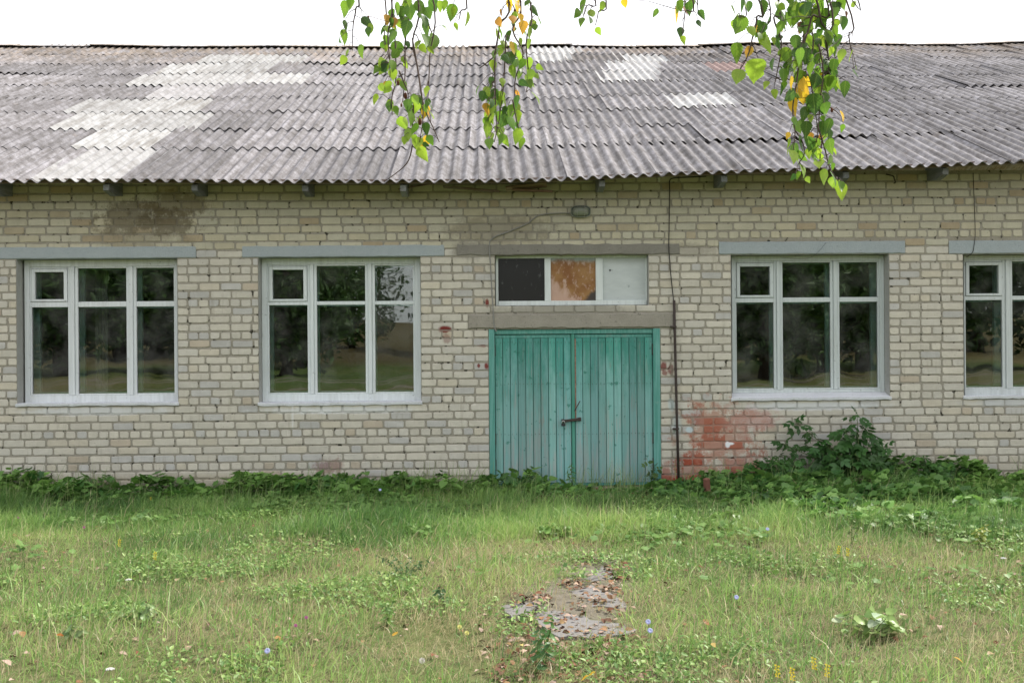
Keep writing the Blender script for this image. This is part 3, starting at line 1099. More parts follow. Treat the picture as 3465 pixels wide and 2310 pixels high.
def sheet_mesh(Ls, waves, seed, broken=0):
    q = random.Random(seed)
    seg = 8
    n = int(waves * seg); rows = [0, .03, .35, .7, 1.0]
    tk = .0065
    top = []; idx = {}
    sag = q.uniform(-.006, .006); tw = q.uniform(-.005, .005)
    v = []
    for side in (0, 1):
        for j, r in enumerate(rows):
            for i in range(n + 1):
                x = i * PITCH / seg
                yy = r * Ls
                if j == 0:
                    yy += q.uniform(-.0025, .0025)
                    if broken == 1 and i > n - 9: yy += .05 + .03 * q.random()
                    if broken == 2 and i < 6: yy += .07 - i * .012
                z = .0235 * math.cos(2 * math.pi * x / PITCH) + sag * math.sin(math.pi * r) + tw * (r - .5) * (x - .5)
                v.append((x, yy, z - side * tk))
    f = []
    N = n + 1; S = N * len(rows)
    for j in range(len(rows) - 1):
        for i in range(n):
            a = j * N + i
            f.append((a, a + 1, a + N + 1, a + N))
            a += S
            f.append((a, a + N, a + N + 1, a + 1))
    for i in range(n):
        f.append((i, i + S, i + S + 1, i + 1))
        a = (len(rows) - 1) * N + i
        f.append((a, a + 1, a + S + 1, a + S))
    for j in range(len(rows) - 1):
        a = j * N; f.append((a, a + N, a + N + S, a + S))
        a = j * N + n; f.append((a, a + S, a + S + N, a + N))
    me = mesh_np('roof_sheet', v, f, SHEET, ob=False)
    sm = np.ones(len(f), dtype=bool); me.polygons.foreach_set('use_smooth', sm)
    bm = bmesh.new(); bm.from_mesh(me)
    for e in bm.edges:
        if len(e.link_faces) == 2 and e.calc_face_angle(0) > 1.0: e.smooth = False
    bm.to_mesh(me); bm.free()
    return me


SH0 = [sheet_mesh(1.98, 8, 300 + i, b) for i, b in enumerate((0, 0, 0, 1, 2))]
SH1 = [sheet_mesh(1.55, 8, 320 + i, b) for i, b in enumerate((0, 0, 0, 0, 1, 2))]
roof = empty('roof'); roof.parent = B
qs = random.Random(21)


def pix(p):
    d = CROT.transposed() @ (p - CAMP)
    return 1732.5 + d.x / -d.z * F, 1155 - d.y / -d.z * F


# newer sheets: (middle of the run in the photograph, how many sheets)
NEW = {0: [(311, 1)], 1: [(426, 1)], 2: [(473, 2)], 3: [(2357, 1), (540, 2)], 4: [(626, 1)], 5: [(762, 3), (2055, 1)], 6: [(742, 2), (2078, 1)], 7: [(871, 2), (1865, 1), (2085, 1)], 8: [(1868, 1)]}
PINK = {6: [(2360, 2510)]}
SH = {}
for r in range(9):
    s0 = SROW[r]
    Zd = 13.4 + YE + s0 * CT + .6
    half = Zd * .4727 + 3.0
    mid_, cnt_ = NEW[r][0]
    xm = min((k * .02 - 14 for k in range(1400)), key=lambda t: abs(pix(roofpt(t, s0 + .65))[0] - mid_))
    x = round((xm - cnt_ * .525) / PITCH) * PITCH + qs.uniform(-.008, .008)
    while x > -half: x -= PITCH * 7
    chosen = []
    xs_row = [x + k * PITCH * 7 + .54 for k in range(40)]
    for (m_, c_) in NEW[r]:
        chosen += sorted(xs_row, key=lambda t: abs(pix(roofpt(t, s0 + .65))[0] - m_))[:c_]
    while x < half + .3:
        me = qs.choice(SH0[:3] if r == 0 else SH1[:4]) if qs.random() < .82 else qs.choice(SH0[3:] if r == 0 else SH1[4:])
        Ls = 1.98 if r == 0 else 1.55
        p0 = roofpt(x, s0); p1 = roofpt(x + 1.0, s0); p2 = roofpt(x, s0 + Ls)
        ex = (p1 - p0).normalized(); ey = (p2 - p0).normalized()
        ez = ex.cross(ey).normalized(); ey = ez.cross(ex)
        # lower end rides on the row below, left edge rides on the neighbour
        lift = .013 + qs.uniform(0, .008) + (.02 if qs.random() < .14 else 0)
        if r == 0: lift = .004 + qs.uniform(0, .003)
        ey2 = (ey - ez * (lift - .002) / Ls).normalized()
        ez2 = ex.cross(ey2).normalized()
        tl = .0075
        ex2 = (ex - ez2 * (tl / 1.13)).normalized()
        ez2 = ex2.cross(ey2).normalized()
        dsh = qs.uniform(-.012, .012)
        rz = qs.uniform(-.006, .006)
        org = p0 + ez * (lift + tl) + ey * (dsh if r else qs.uniform(-.01, .012))
        if r == 0 and 1.7 < x < 2.7 and False: org += ey * .1
        Mx = Matrix(((ex2.x, ey2.x, ez2.x, org.x), (ex2.y, ey2.y, ez2.y, org.y), (ex2.z, ey2.z, ez2.z, org.z), (0, 0, 0, 1)))
        Mx = Mx @ Matrix.Rotation(rz, 4, 'Z')
        o = bpy.data.objects.new('roof_sheet', me)
        link(o, roof)
        o.matrix_local = Mx
        u, vv = pix(roofpt(x + .55, s0 + .5))
        g = qs.uniform(.122, .178) * (1.0 if qs.random() > .12 else .8)
        o.color = (g * 1.0, g * .985, g * 1.02, 1)
        if any(abs(x + .54 - t) < .1 for t in chosen):
            w_ = qs.uniform(.26, .35) if u < 1500 else qs.uniform(.36, .43); o.color = (w_, w_ * 1.01, w_ * 1.03, qs.choice((0, 0, .12, .25))); o['label'] = 'newer white sheet'
            if r == 4: o.color = (.29, .29, .30, .3)
        if any(a < u < b for (a, b) in PINK.get(r, [])):
            o.color = (.25, .18, .17, .3); o['label'] = 'faded pink sheet'
        x += PITCH * 7
# back slope so the roof is closed
m = MB()
yr = YE + SRIDGE * CT; zr = ZE + SRIDGE * ST
m.add([(-15, yr - .05, zr - .05), (15, yr - .05, zr - .05), (15, yr + 10, zr - 10 * math.tan(TH)), (-15, yr + 10, zr - 10 * math.tan(TH))], [(0, 1, 2, 3)])
o = m.build('rear_slope', SHEET, roof); o.color = (.26, .26, .26, 1)
# ridge caps
qc = random.Random(8)
x = -14.5
while x < 14.5:
    L = qc.uniform(1.1, 1.9)
    u, vv = pix(roofpt(x + L / 2, SRIDGE))
    if not (1475 < u < 1640):
        h = .03 + qc.uniform(.0, .035)
        t0 = qc.uniform(-.018, .018)
        v = []; n = 6
        a = roofpt(x, SRIDGE); b = roofpt(x + L + .06, SRIDGE)
        for i in range(n + 1):
            p = a.lerp(b, i / n)
            zz = p.z + h + t0 * (i / n - .5) + qc.uniform(-.003, .003)
            for (dy, dzz) in ((-.20, -.055), (-.10, -.012), (0, .012), (.10, -.012), (.2, -.05), (.2, -.058), (.10, -.02), (0, .004), (-.10, -.02), (-.20, -.063)):
                v.append((p.x, p.y + dy, zz + dzz))
        f = []
        for i in range(n):
            for k in range(10):
                m2 = (k + 1) % 10
                f.append((i * 10 + k, i * 10 + m2, i * 10 + 10 + m2, i * 10 + 10 + k))
        f.append(tuple(range(10))); f.append(tuple(range(n * 10 + 9, n * 10 - 1, -1)))
        o = mesh_np('ridge_cap', v, f, SHEET, parent=roof)
        g = qc.uniform(.2, .4); o.color = (g, g, g * 1.02, 1)
    x += L
# eaves timber: plate, lath and rafter feet
m = MB()
for i in range(24):
    xa = -12 + i; xb = xa + 1
    za = roofpt(xa, .2).z - .075; zb_ = roofpt(xb, .2).z - .075
    m.add([(xa, YE + .10, za), (xb, YE + .10, zb_), (xb, YE + .17, zb_), (xa, YE + .17, za), (xa, YE + .10, za + .045), (xb, YE + .10, zb_ + .045), (xb, YE + .17, zb_ + .045), (xa, YE + .17, za + .045)],
          [(0, 1, 2, 3), (4, 7, 6, 5), (0, 4, 5, 1), (3, 2, 6, 7)])
m.build('eaves_lath', BOARD, roof)
for (pu, pv) in ((6, 655), (385, 655), (678, 648), (1045, 650), (1370, 640), (2436, 608), (2840, 595), (3170, 585), (2030, 640)):
    p = W(pu, pv, -.22)
    m = MB(); hw = .035
    zt_ = roofpt(p.x, (-.02 - YE) / CT).z - .085
    ze_ = roofpt(p.x, .12).z - .085
    prof = [(.05, zt_ - .02), (.05, zt_ - .24), (-.24, ze_ - .09), (YE + .12, ze_ - .05), (YE + .12, ze_ + .02)]
    v = [(p.x - hw, a, b) for a, b in prof] + [(p.x + hw, a, b) for a, b in prof]
    n = len(prof)
    f = [tuple(range(n)), tuple(range(2 * n - 1, n - 1, -1))] + [(k, k + n, (k + 1) % n + n, (k + 1) % n) for k in range(n)]
    m.add(v, f)
    o = m.build('rafter_foot', GREYWOOD, roof)
    s = qs.uniform(.8, 1.3); o.color = (s, s, s, 1)
for (pa, pb, sz, c) in (((1500, 632), (1690, 648), .05, (1, 1, 1)), ((1712, 640), (1850, 624), .045, (1.5, 1.5, 1.4)), ((1735, 642), (1870, 648), .05, (1.1, .9, .85)), ((1350, 640), (1460, 622), .03, (.9, .8, .8)), ((2660, 582), (2760, 577), .025, (.5, .5, .5))):
    a = W(*pa, -.12); b = W(*pb, -.16)
    dv_ = (b - a); L = dv_.length
    Mx = Matrix.Translation((a + b) / 2) @ dv_.to_track_quat('X', 'Z').to_matrix().to_4x4() @ Matrix.Rotation(qs.uniform(-.5, .5), 4, 'X')
    m = MB(); m.box(-L / 2, L / 2, -.05, .05, -sz / 4, sz / 4, .004, Mx)
    o = m.build('loose_board', BOARD, roof); o.color = (*c, 1)


# ------------------------------------------------------------------ things fixed to the wall
def spline(pts, n=6):
    pts = [Vector(p) for p in pts]
    out = []
    for i in range(len(pts) - 1):
        p0 = pts[max(i - 1, 0)]; p1 = pts[i]; p2 = pts[i + 1]; p3 = pts[min(i + 2, len(pts) - 1)]
        for k in range(n):
            t = k / n
            out.append(.5 * ((2 * p1) + (p2 - p0) * t + (2 * p0 - 5 * p1 + 4 * p2 - p3) * t * t + (3 * p1 - p0 - 3 * p2 + p3) * t ** 3))
    out.append(pts[-1])
    return out


c = [W(u, v, -.016) for u, v in ((1932, 722), (1880, 722), (1828, 728), (1805, 740), (1782, 758), (1715, 786), (1668, 805), (1656, 830), (1660, 900), (1663, 960), (1668, 1040), (1672, 1100), (1680, 1122))]
tag(MB().tube(spline(c, 5), .0075, 6).build('cable', CABLEG, None, True), 'grey cable sagging from the wall lamp down to the teal door', 'cable')
c = [W(u, v, -.014) for u, v in ((2390, 597), (2330, 600), (2280, 603), (2266, 612), (2266, 640), (2265, 700), (2264, 780), (2263, 831), (2266, 880), (2272, 950), (2280, 1022))]
tag(MB().tube(spline(c, 5), .006, 6).build('cable', CABLEB, None, True), 'thin black cable running from the eaves down into the dark pipe', 'cable')
c = [W(u, v, -.03) for u, v in ((2281, 1016), (2284, 1150), (2290, 1400), (2297, 1640))]
P = empty('pipe', (W(2297, 1640).x, -.03, 0)); tag(P, 'dark rusty conduit pipe standing against the wall right of the door', 'pipe')
o = MB().tube([q - P.location for q in c], .0165, 10).build('tube', PIPEM, P, True)
for pv in (1105, 1450):
    q = W(2283 if pv < 1200 else 2291, pv, -.02) - P.location
    MB().box(q.x - .055, q.x + .02, -.006 - .02, .028, q.z - .010, q.z + .010, .002).build('clamp', IRON, P)
c = [W(u, v, -.012) for u, v in ((3293, 585), (3295, 640), (3298, 720), (3300, 790), (3296, 830), (3290, 855), (3270, 870))]
tag(MB().tube(spline(c, 5), .004, 5).build('cable', CABLEB, None, True), 'thin dark wire hanging down to the window at the right edge', 'cable')
c = [W(u, v, -.014) for u, v in ((2796, 820), (2775, 845), (2750, 868), (2715, 876), (2680, 874), (2640, 870))]
tag(MB().tube(spline(c, 4), .002, 4).build('wire', CABLEB, None, True), 'very thin wire drooping across the top of the window right of the pipe', 'wire')
# bulkhead lamp with wire guard
lp = W(1964, 717, 0)
P = empty('wall_lamp', (lp.x, 0, lp.z)); tag(P, 'oval bulkhead wall lamp with wire guard above the door window', 'wall lamp')


def oval(a, b, n=24):
    out = []
    for k in range(n):
        t = 2 * math.pi * k / n
        ct, st_ = math.cos(t), math.sin(t)
        out.append((a * math.copysign(abs(ct) ** .62, ct), b * math.copysign(abs(st_) ** .62, st_)))
    return out


def dome(prof, a, b, mat, name):
    v = []; f = []; n = 24
    for (s, y) in prof:
        v += [(x * s, y, z * s) for x, z in oval(a, b, n)]
    for i in range(len(prof) - 1):
        for k in range(n):
            m2 = (k + 1) % n
            f.append((i * n + k, i * n + m2, (i + 1) * n + m2, (i + 1) * n + k))
    f.append(tuple(range((len(prof) - 1) * n, len(prof) * n)))
    return mesh_np(name, v, f, mat, True, parent=P)


dome([(1, 0), (1.0, -.03), (.95, -.036)], .122, .072, plain('lamp_base_paint', (.13, .15, .13), .6), 'base')
dome([(.9, -.036), (.88, -.06), (.7, -.085), (.4, -.097), (.1, -.1)], .11, .062, LAMPG, 'glass')
m = MB()
ring = [Vector((x, -.052, z)) for x, z in oval(.122, .072)]
m.tube(ring + [ring[0]], .004, 5, False)
for xx in (-.045, .045):
    m.tube([(xx, -.05, -.068), (xx, -.10, -.04), (xx, -.112, 0), (xx, -.10, .04), (xx, -.05, .068)], .003, 5)
m.tube([(-.118, -.05, .0), (-.07, -.095, 0), (0, -.114, 0), (.07, -.095, 0), (.118, -.05, 0)], .003, 5)
m.build('wire_guard', plain('guard_wire', (.28, .29, .24), .5), P, True)


def insulator(pu, pv, label):
    p = W(pu, pv, -.06)
    P = empty('insulator', p); tag(P, label, 'insulator', 'porcelain insulators under the eaves')
    MB().tube([(0, 0, -.03), (0, 0, -.018), (0, 0, -.012), (0, 0, .0), (0, 0, .006), (0, 0, .028)], [.012, .02, .013, .013, .021, .017], 10).build('porcelain', PORC, P, True)
    MB().tube([(0, 0, .026), (0, 0, .05), (0, .03, .06), (0, .06, .06)], .005, 6).build('hook', IRON, P)


insulator(2230, 607, 'white porcelain insulator under the eaves near the top of the pipe cable')
insulator(1364, 632, 'white porcelain insulator under the eaves above the second window')
insulator(2716, 602, 'white porcelain insulator below the tip of the thick birch spray')
hk = [W(u, v, yy) for u, v, yy in ((2998, 590, -.02), (3022, 596, -.06), (3026, 606, -.07), (3030, 617, -.06), (3024, 620, -.05))]
tag(MB().tube(spline(hk, 4), .008, 6).build('hook', IRON, None, True), 'black iron hook under the eaves above the third window', 'hook')

# ------------------------------------------------------------------ path of broken concrete in the grass
def slab(pts, h, label):
    w = [GP(u, v, .02) for u, v in pts]
    cx = sum(p.x for p in w) / len(w); cy = sum(p.y for p in w) / len(w)
    ring = []
    for i in range(len(w)):
        a, b = w[i], w[(i + 1) % len(w)]
        for k in range(5):
            t = k / 5
            p = a.lerp(b, t)
            s = 1 + random.uniform(-.16, .12)
            ring.append((cx + (p.x - cx) * s, cy + (p.y - cy) * s))
    n = len(ring)
    zt = max(float(gz(x, y)) for x, y in ring) * .5 + float(gz(cx, cy)) * .5 + h
    v = [(x, y, zt + random.uniform(-.004, .004)) for x, y in ring] + [(x, y, zt - .1) for x, y in ring]
    v += [(cx, cy, zt + .004)]
    f = [(k, (k + 1) % n, 2 * n) for k in range(n)] + [(k, k + n, (k + 1) % n + n, (k + 1) % n) for k in range(n)]
    o = mesh_np('concrete_path', v, f, SLAB)
    tag(o, label, kind='structure')
    return ring


SLABS = [slab([(1790, 2072), (1905, 2045), (2000, 2082), (2140, 2108), (2120, 2138), (1990, 2148), (1880, 2136)], .0, 'largest bare patch of broken concrete path'),
         slab([(1690, 2040), (1740, 2015), (1830, 2030), (1800, 2075), (1725, 2085)], -.004, 'bare concrete patch beside the dead leaves'),
         slab([(1925, 2000), (2000, 1975), (2080, 2005), (2130, 2050), (1960, 2050)], -.003, 'bare concrete patch farther along the path'),
         slab([(1975, 1920), (2040, 1900), (2085, 1935), (1990, 1955)], -.003, 'small concrete patch nearest the door')]


# ------------------------------------------------------------------ grass
def inview(x, y, margin=1.12):
    d = y - CAMP.y
    return np.abs(x - .017 * d) < d * .4727 * margin + .3


def pathmask(x, y):
    """1 on the trodden path from the door towards the camera"""
    d = y - CAMP.y
    cx = np.clip(.30 + .21 * (d - 6.3), .2, .84) + .05 * np.sin(y * 2.3)
    w = .22 + .12 * (8.8 - d)
    w = np.clip(w, .17, .60)
    m = sstep(1.15, .55, np.abs(x - cx) / w + (fbm(x, y, 2.2, 12) - .5) * 1.1)
    return m * sstep(10.2, 9.2, d) * (1 - .68 * sstep(7.5, 6.8, d))


def patches(x, y):
    m = np.zeros_like(x)
    for ring in SLABS:
        rx = np.array([p[0] for p in ring]); ry = np.array([p[1] for p in ring])
        cx, cy = rx.mean(), ry.mean()
        a, b = (rx.max() - rx.min()) / 2, (ry.max() - ry.min()) / 2
        m = np.maximum(m, sstep(1.05, .7, np.sqrt(((x - cx) / a) ** 2 + ((y - cy) / b) ** 2)))
    return m


def blades(name, x, y, h, w, col, lean=.35, kind='stuff', label=None, z=None):
    n = len(x)
    az = rng.uniform(0, 2 * np.pi, n)
    dx, dy = np.cos(az), np.sin(az)
    ln = h * np.abs(rng.normal(lean, lean * .55, n))
    la = np.where(rng.random(n) < .45, rng.normal(.35, .7, n), az + np.pi / 2 + rng.normal(0, .5, n))
    lx, ly = np.cos(la) * ln, np.sin(la) * ln
    z = gz(x, y) - .01 if z is None else z
    zt = h * np.clip(1 - (ln / h) ** 2 * .36, .12, 1)
    V = np.zeros((n, 5, 3), dtype=np.float32)
    V[:, 0] = np.stack([x - dx * w / 2, y - dy * w / 2, z], -1)
    V[:, 1] = np.stack([x + dx * w / 2, y + dy * w / 2, z], -1)
    V[:, 2] = np.stack([x + dx * w * .42 + lx * .30, y + dy * w * .42 + ly * .30, z + zt * .58], -1)
    V[:, 3] = np.stack([x - dx * w * .42 + lx * .30, y - dy * w * .42 + ly * .30, z + zt * .58], -1)
    V[:, 4] = np.stack([x + lx, y + ly, z + zt], -1)
    b = np.arange(n)[:, None] * 5
    T = np.concatenate([b + np.array([[0, 1, 2]]), b + np.array([[0, 2, 3]]), b + np.array([[3, 2, 4]])], 1).reshape(-1, 3)
    C = np.repeat(col[:, None, :], 5, 1)
    o = mesh_np(name, V.reshape(-1, 3), T, GRASS, colors=C.reshape(-1, 3))
    if kind: o['kind'] = kind
    if label: o['label'] = label
    return o


def sample(n, y0, y1, dens, extra=1.12):
    """points in view between y0 and y1 with a density function"""
    xs_ = []; ys_ = []
    tot = 0
    while tot < n:
        m = n * 2
        d0, d1 = y0 - CAMP.y, y1 - CAMP.y
        d = np.sqrt(rng.uniform(d0 * d0, d1 * d1, m))
        y = d + CAMP.y
        x = .017 * d + rng.uniform(-1, 1, m) * (d * .4727 * extra + .3)
        k = rng.random(m) < dens(x, y)
        xs_.append(x[k]); ys_.append(y[k]); tot += k.sum()
    return np.concatenate(xs_)[:n], np.concatenate(ys_)[:n]


def lerpc(a, b, t):
    return np.asarray(a)[None, :] * (1 - t[:, None]) + np.asarray(b)[None, :] * t[:, None]


GREEN_D = (.085, .185, .046); GREEN_M = (.20, .355, .092); GREEN_L = (.38, .51, .16); STRAW = (.62, .54, .34); STRAW_D = (.38, .32, .18)


def grasscol(x, y, dry):
    n = len(x)
    t = np.clip((fbm(x, y, .9, 20) - .5) * 1.7 + .5 + rng.normal(0, .24, n), 0, 1)
    c = lerpc(GREEN_D, GREEN_M, np.clip(t * 2, 0, 1))
    c = c * (1 - np.clip(t * 2 - 1, 0, 1)[:, None]) + np.array(GREEN_L)[None] * np.clip(t * 2 - 1, 0, 1)[:, None]
    k = rng.random(n) < dry
    s = lerpc(STRAW_D, STRAW, rng.random(n))
    c[k] = s[k]
    return (c * rng.uniform(.8, 1.2, (n, 1))).astype(np.float32)


def dryness(x, y):
    d = y - CAMP.y
    near = sstep(11.2, 8.5, d)
    pat = fbm(x, y, .55, 31)
    right = sstep(1.8, 3.6, x) * sstep(10.8, 8.5, d) * .16
    gold = .6 * np.exp(-((x - .15) / .62) ** 2 - ((y + 4.35) / .75) ** 2)
    return np.clip(.05 + near * (.10 + .85 * sstep(.44, .74, pat)) * .58 + right + gold + .30 * sstep(7.6, 6.4, d) * sstep(.40, .62, fbm(x, y, 1.3, 33)), .03, .8)


def wallband(x, y):
    d = -y
    ext = .55 + .6 * fbm(x, y * 0, .8, 60) + 1.5 * sstep(1.9, 3.2, x) * sstep(6.6, 5.0, x) + .5 * sstep(2.0, 2.6, x)
    door = np.clip(sstep(.5, .72, x) * sstep(1.98, 1.8, x), 0, 1)
    return np.clip(sstep(ext * 1.15, ext * .6, d + (fbm(x, y, 2.0, 61) - .5) * .5) * (1 - .88 * door * sstep(1.3, .5, d)) * (.3 + .7 * sstep(.34, .5, fbm(x, y, 2.3, 92))), 0, 1)


def doorstep(x, y):
    return sstep(.15, .55, x) * sstep(2.1, 1.8, x) * sstep(-1.5, -.8, y + .25 * fbm(x, y, 3, 14))


# short lawn, thick
def dens_short(x, y):
    d = y - CAMP.y
    return np.clip((1 - .93 * pathmask(x, y)) * (1 - .86 * patches(x, y)) * (.42 + .75 * fbm(x, y, 1.3, 40)) * (1 - .8 * doorstep(x, y)) * (1 - .6 * wallband(x, y)), 0, 1)


x, y = sample(225000, -8.6, -.25, dens_short)
d = y - CAMP.y
h = rng.gamma(5, .0135, len(x)) * (.75 + .65 * fbm(x, y, .9, 44)) * (1 + .55 * sstep(9.2, 11.2, d))
h *= (1 - .35 * sstep(.45, .7, fbm(x, y, .5, 31)) * sstep(10, 8, d)) * (1 - .22 * sstep(10.6, 9.2, d))
blades('grass', x, y, h, rng.uniform(.0028, .0062, len(x)), grasscol(x, y, dryness(x, y)), .95, label='short green meadow grass in front of the building')
# taller tufts, mostly in the shade belt
def dens_tall(x, y):
    d = y - CAMP.y
    belt = sstep(9.3, 10.6, d) * sstep(13.3, 12.6, d)
    return np.clip((.12 + .9 * belt) * sstep(.40, .62, fbm(x, y, 1.7, 50)) * (1 - .85 * wallband(x, y)) * (1 - pathmask(x, y)) * (1 - patches(x, y)) * (1 - doorstep(x, y)), 0, 1)


x, y = sample(60000, -8.4, -.15, dens_tall)
h = rng.gamma(7, .019, len(x)) * (.8 + .5 * fbm(x, y, 1.2, 54))
blades('tall_grass', x, y, h, rng.uniform(.004, .0085, len(x)), grasscol(x, y, dryness(x, y) * .3), .8, label='tall lush grass in the shade before the wall')
# dry straw stalks standing up and lying
x, y = sample(30000, -8.6, -2.0, lambda x, y: np.clip(dryness(x, y) * 1.3, 0, 1) * (1 - .6 * pathmask(x, y)) * (1 - .9 * patches(x, y)))
h = rng.gamma(6, .02, len(x))
cc = lerpc(STRAW_D, (.55, .48, .28), rng.random(len(x))).astype(np.float32)
blades('dry_grass', x, y, h, rng.uniform(.0015, .003, len(x)), cc, 1.05, label='dry straw coloured grass among the green')
x, y = sample(900, -8.4, -1.5, lambda x, y: .2 + sstep(.5, .7, fbm(x, y, .7, 57)))
blades('seed_stalks', x, y, rng.uniform(.16, .36, 900), rng.uniform(.0025, .004, 900), lerpc((.30, .26, .15), (.60, .54, .36), rng.random(900)).astype(np.float32), .35, label='thin seed stalks rising above the lawn')
x, y = sample(1500, -1.1, -.06, lambda x, y: sstep(.5, .62, fbm(x, y, 2.2, 58)))
blades('tall_grass', x, y, rng.uniform(.22, .48, 1500), rng.uniform(.004, .007, 1500), lerpc((.10, .20, .05), (.36, .42, .18), rng.random(1500)).astype(np.float32), .45, label='long grass stems rising through the weeds at the wall foot')
# coarse grass beside the view so the yard does not end at the frame
x = rng.uniform(-13, 13, 40000); y = rng.uniform(-15, -.3, 40000)
k = ~inview(x, y, 1.12) & ~((np.abs(x) < 1.5) & (y < -11.5))
x, y = x[k], y[k]
h = rng.gamma(6, .016, len(x))
blades('side_grass', x, y, h, rng.uniform(.005, .009, len(x)), grasscol(x, y, dryness(x, y)), .5, label='grass at the sides of the yard')


# ------------------------------------------------------------------ broad-leaved cover
def scatter(name, tv, tf, x, y, z, yaw, pitch, roll, sc, col, mat, label=None):
    tv = np.asarray(tv, dtype=np.float32); tf = np.asarray(tf)
    n = len(x)
    cy_, sy_ = np.cos(yaw), np.sin(yaw); cp, sp_ = np.cos(pitch), np.sin(pitch); cr, sr = np.cos(roll), np.sin(roll)
    P = tv[None] * sc[:, None, None]
    X_ = P[..., 0]; Y_ = P[..., 1]; Z_ = P[..., 2]
    X1 = X_ * cr[:, None] + Z_ * sr[:, None]; Z1 = -X_ * sr[:, None] + Z_ * cr[:, None]       # roll about Y
    Y2 = Y_ * cp[:, None] - Z1 * sp_[:, None]; Z2 = Y_ * sp_[:, None] + Z1 * cp[:, None]      # pitch about X
    X3 = X1 * cy_[:, None] - Y2 * sy_[:, None]; Y3 = X1 * sy_[:, None] + Y2 * cy_[:, None]
    V = np.stack([X3 + x[:, None], Y3 + y[:, None], Z2 + z[:, None]], -1).reshape(-1, 3)
    T = (tf[None] + (np.arange(n) * len(tv))[:, None, None]).reshape(-1, tf.shape[1])
    C = np.repeat(col[:, None, :], len(tv), 1).reshape(-1, 3)
    o = mesh_np(name, V, T, mat, colors=C)
    o['kind'] = 'stuff'
    if label: o['label'] = label
    return o


def fan(outline, cz=0.0, fold=.12):
    v = [(0, .45, cz)]
    for (a, b) in outline: v.append((a, b, abs(a) * fold - b * b * .12))
    n = len(outline)
    return v, [(0, k + 1, (k + 1) % n + 1) for k in range(n)]


def lobed(n, depth, seed=0):
    q = random.Random(seed); out = []
    for k in range(n * 2):
        t = -math.pi / 2 + .35 + (2 * math.pi - .7) * k / (n * 2 - 1)
        r = .5 * (1 if k % 2 else 1 - depth) * q.uniform(.9, 1.1)
        out.append((math.cos(t) * r, .42 + math.sin(t) * r))
    out.append((0, .12))
    return fan(out, -.03)


OV = fan([(0, 0), (.20, .14), (.27, .36), (.2, .65), (0, 1), (-.2, .65), (-.27, .36), (-.20, .14)], -.05, .3)
HEART = fan([(0, .08), (.16, -.04), (.36, .08), (.42, .34), (.26, .68), (0, 1), (-.26, .68), (-.42, .34), (-.36, .08), (-.16, -.04)], -.06, .18)
LOB = lobed(6, .32, 1)
LOB2 = lobed(5, .5, 2)


def cover_height(x, y):
    return (.35 + .85 * sstep(.36, .62, fbm(x, y, 1.9, 91))) * (1 - .55 * sstep(1.9, 2.1, x) * sstep(3.2, 2.8, x)) * (.07 + .34 * fbm(x, y, 1.8, 63) ** 1.3 * sstep(1.3, .1, -y) + .05 * sstep(2, 3.2, x) * fbm(x, y, 1.3, 64))  * (1 - .65 * (np.clip(sstep(.3, .7, x) * sstep(2.1, 1.8, x), 0, 1)))


for nm, T_, n, s0, s1, lab in (('undergrowth', LOB, 6800, .06, .14, 'dark green lobed weeds crowding along the foot of the wall'),
                               ('undergrowth', OV, 4400, .045, .09, 'dark green oval-leaved weeds along the foot of the wall'),
                               ('undergrowth', HEART, 3000, .07, .15, 'heart-leaved weeds along the foot of the wall')):
    x, y = sample(n, -3.4, -.04, lambda x, y: wallband(x, y), 1.12)
    hh = cover_height(x, y) * np.sqrt(rng.random(len(x))) * 1.1 + .015
    t = np.clip(fbm(x, y, 1.5, 66) + rng.normal(0, .2, len(x)), 0, 1)
    col = lerpc((.045, .135, .032), (.215, .385, .085), t) * rng.uniform(.8, 1.2, (n, 1))
    scatter(nm, T_[0], T_[1], x, y, gz(x, y) + hh, rng.uniform(0, 2 * np.pi, n) * .55 + np.pi * .72, rng.normal(.15, .38, n), rng.normal(0, .35, n), rng.uniform(s0, s1, n), col.astype(np.float32), LEAVES, lab)
# low weeds scattered through the lawn: clover, plantain, yarrow-like tufts
n = 30000
x, y = sample(n, -8.5, -.8, lambda x, y: sstep(.48, .66, fbm(x, y, 1.1, 70)) * (1 - .8 * patches(x, y)))
col = lerpc((.09, .20, .045), (.30, .42, .125), rng.random(n)) * rng.uniform(.85, 1.15, (n, 1))
scatter('lawn_weeds', OV[0], OV[1], x, y, gz(x, y) + rng.uniform(.01, .075, n), rng.uniform(0, 6.28, n), rng.normal(.3, .5, n), rng.normal(0, .4, n), rng.uniform(.016, .046, n) , col.astype(np.float32), LEAVES, 'small broad weeds mixed into the lawn')
n = 2800
x, y = sample(n, -5.4, -1.0, lambda x, y: sstep(.5, .66, fbm(x, y, .8, 75)) * (.06 + sstep(-4.6, -2.6, y)) * (1 - pathmask(x, y)))
col = lerpc((.08, .18, .04), (.17, .29, .075), rng.random(n))
scatter('ground_ivy', LOB[0], LOB[1], x, y, gz(x, y) + rng.uniform(.03, .09, n), rng.uniform(0, 6.28, n), rng.normal(.1, .3, n), rng.normal(0, .3, n), rng.uniform(.04, .10, n), col.astype(np.float32), LEAVES, 'pale round-leaved creeping weeds in the grass')
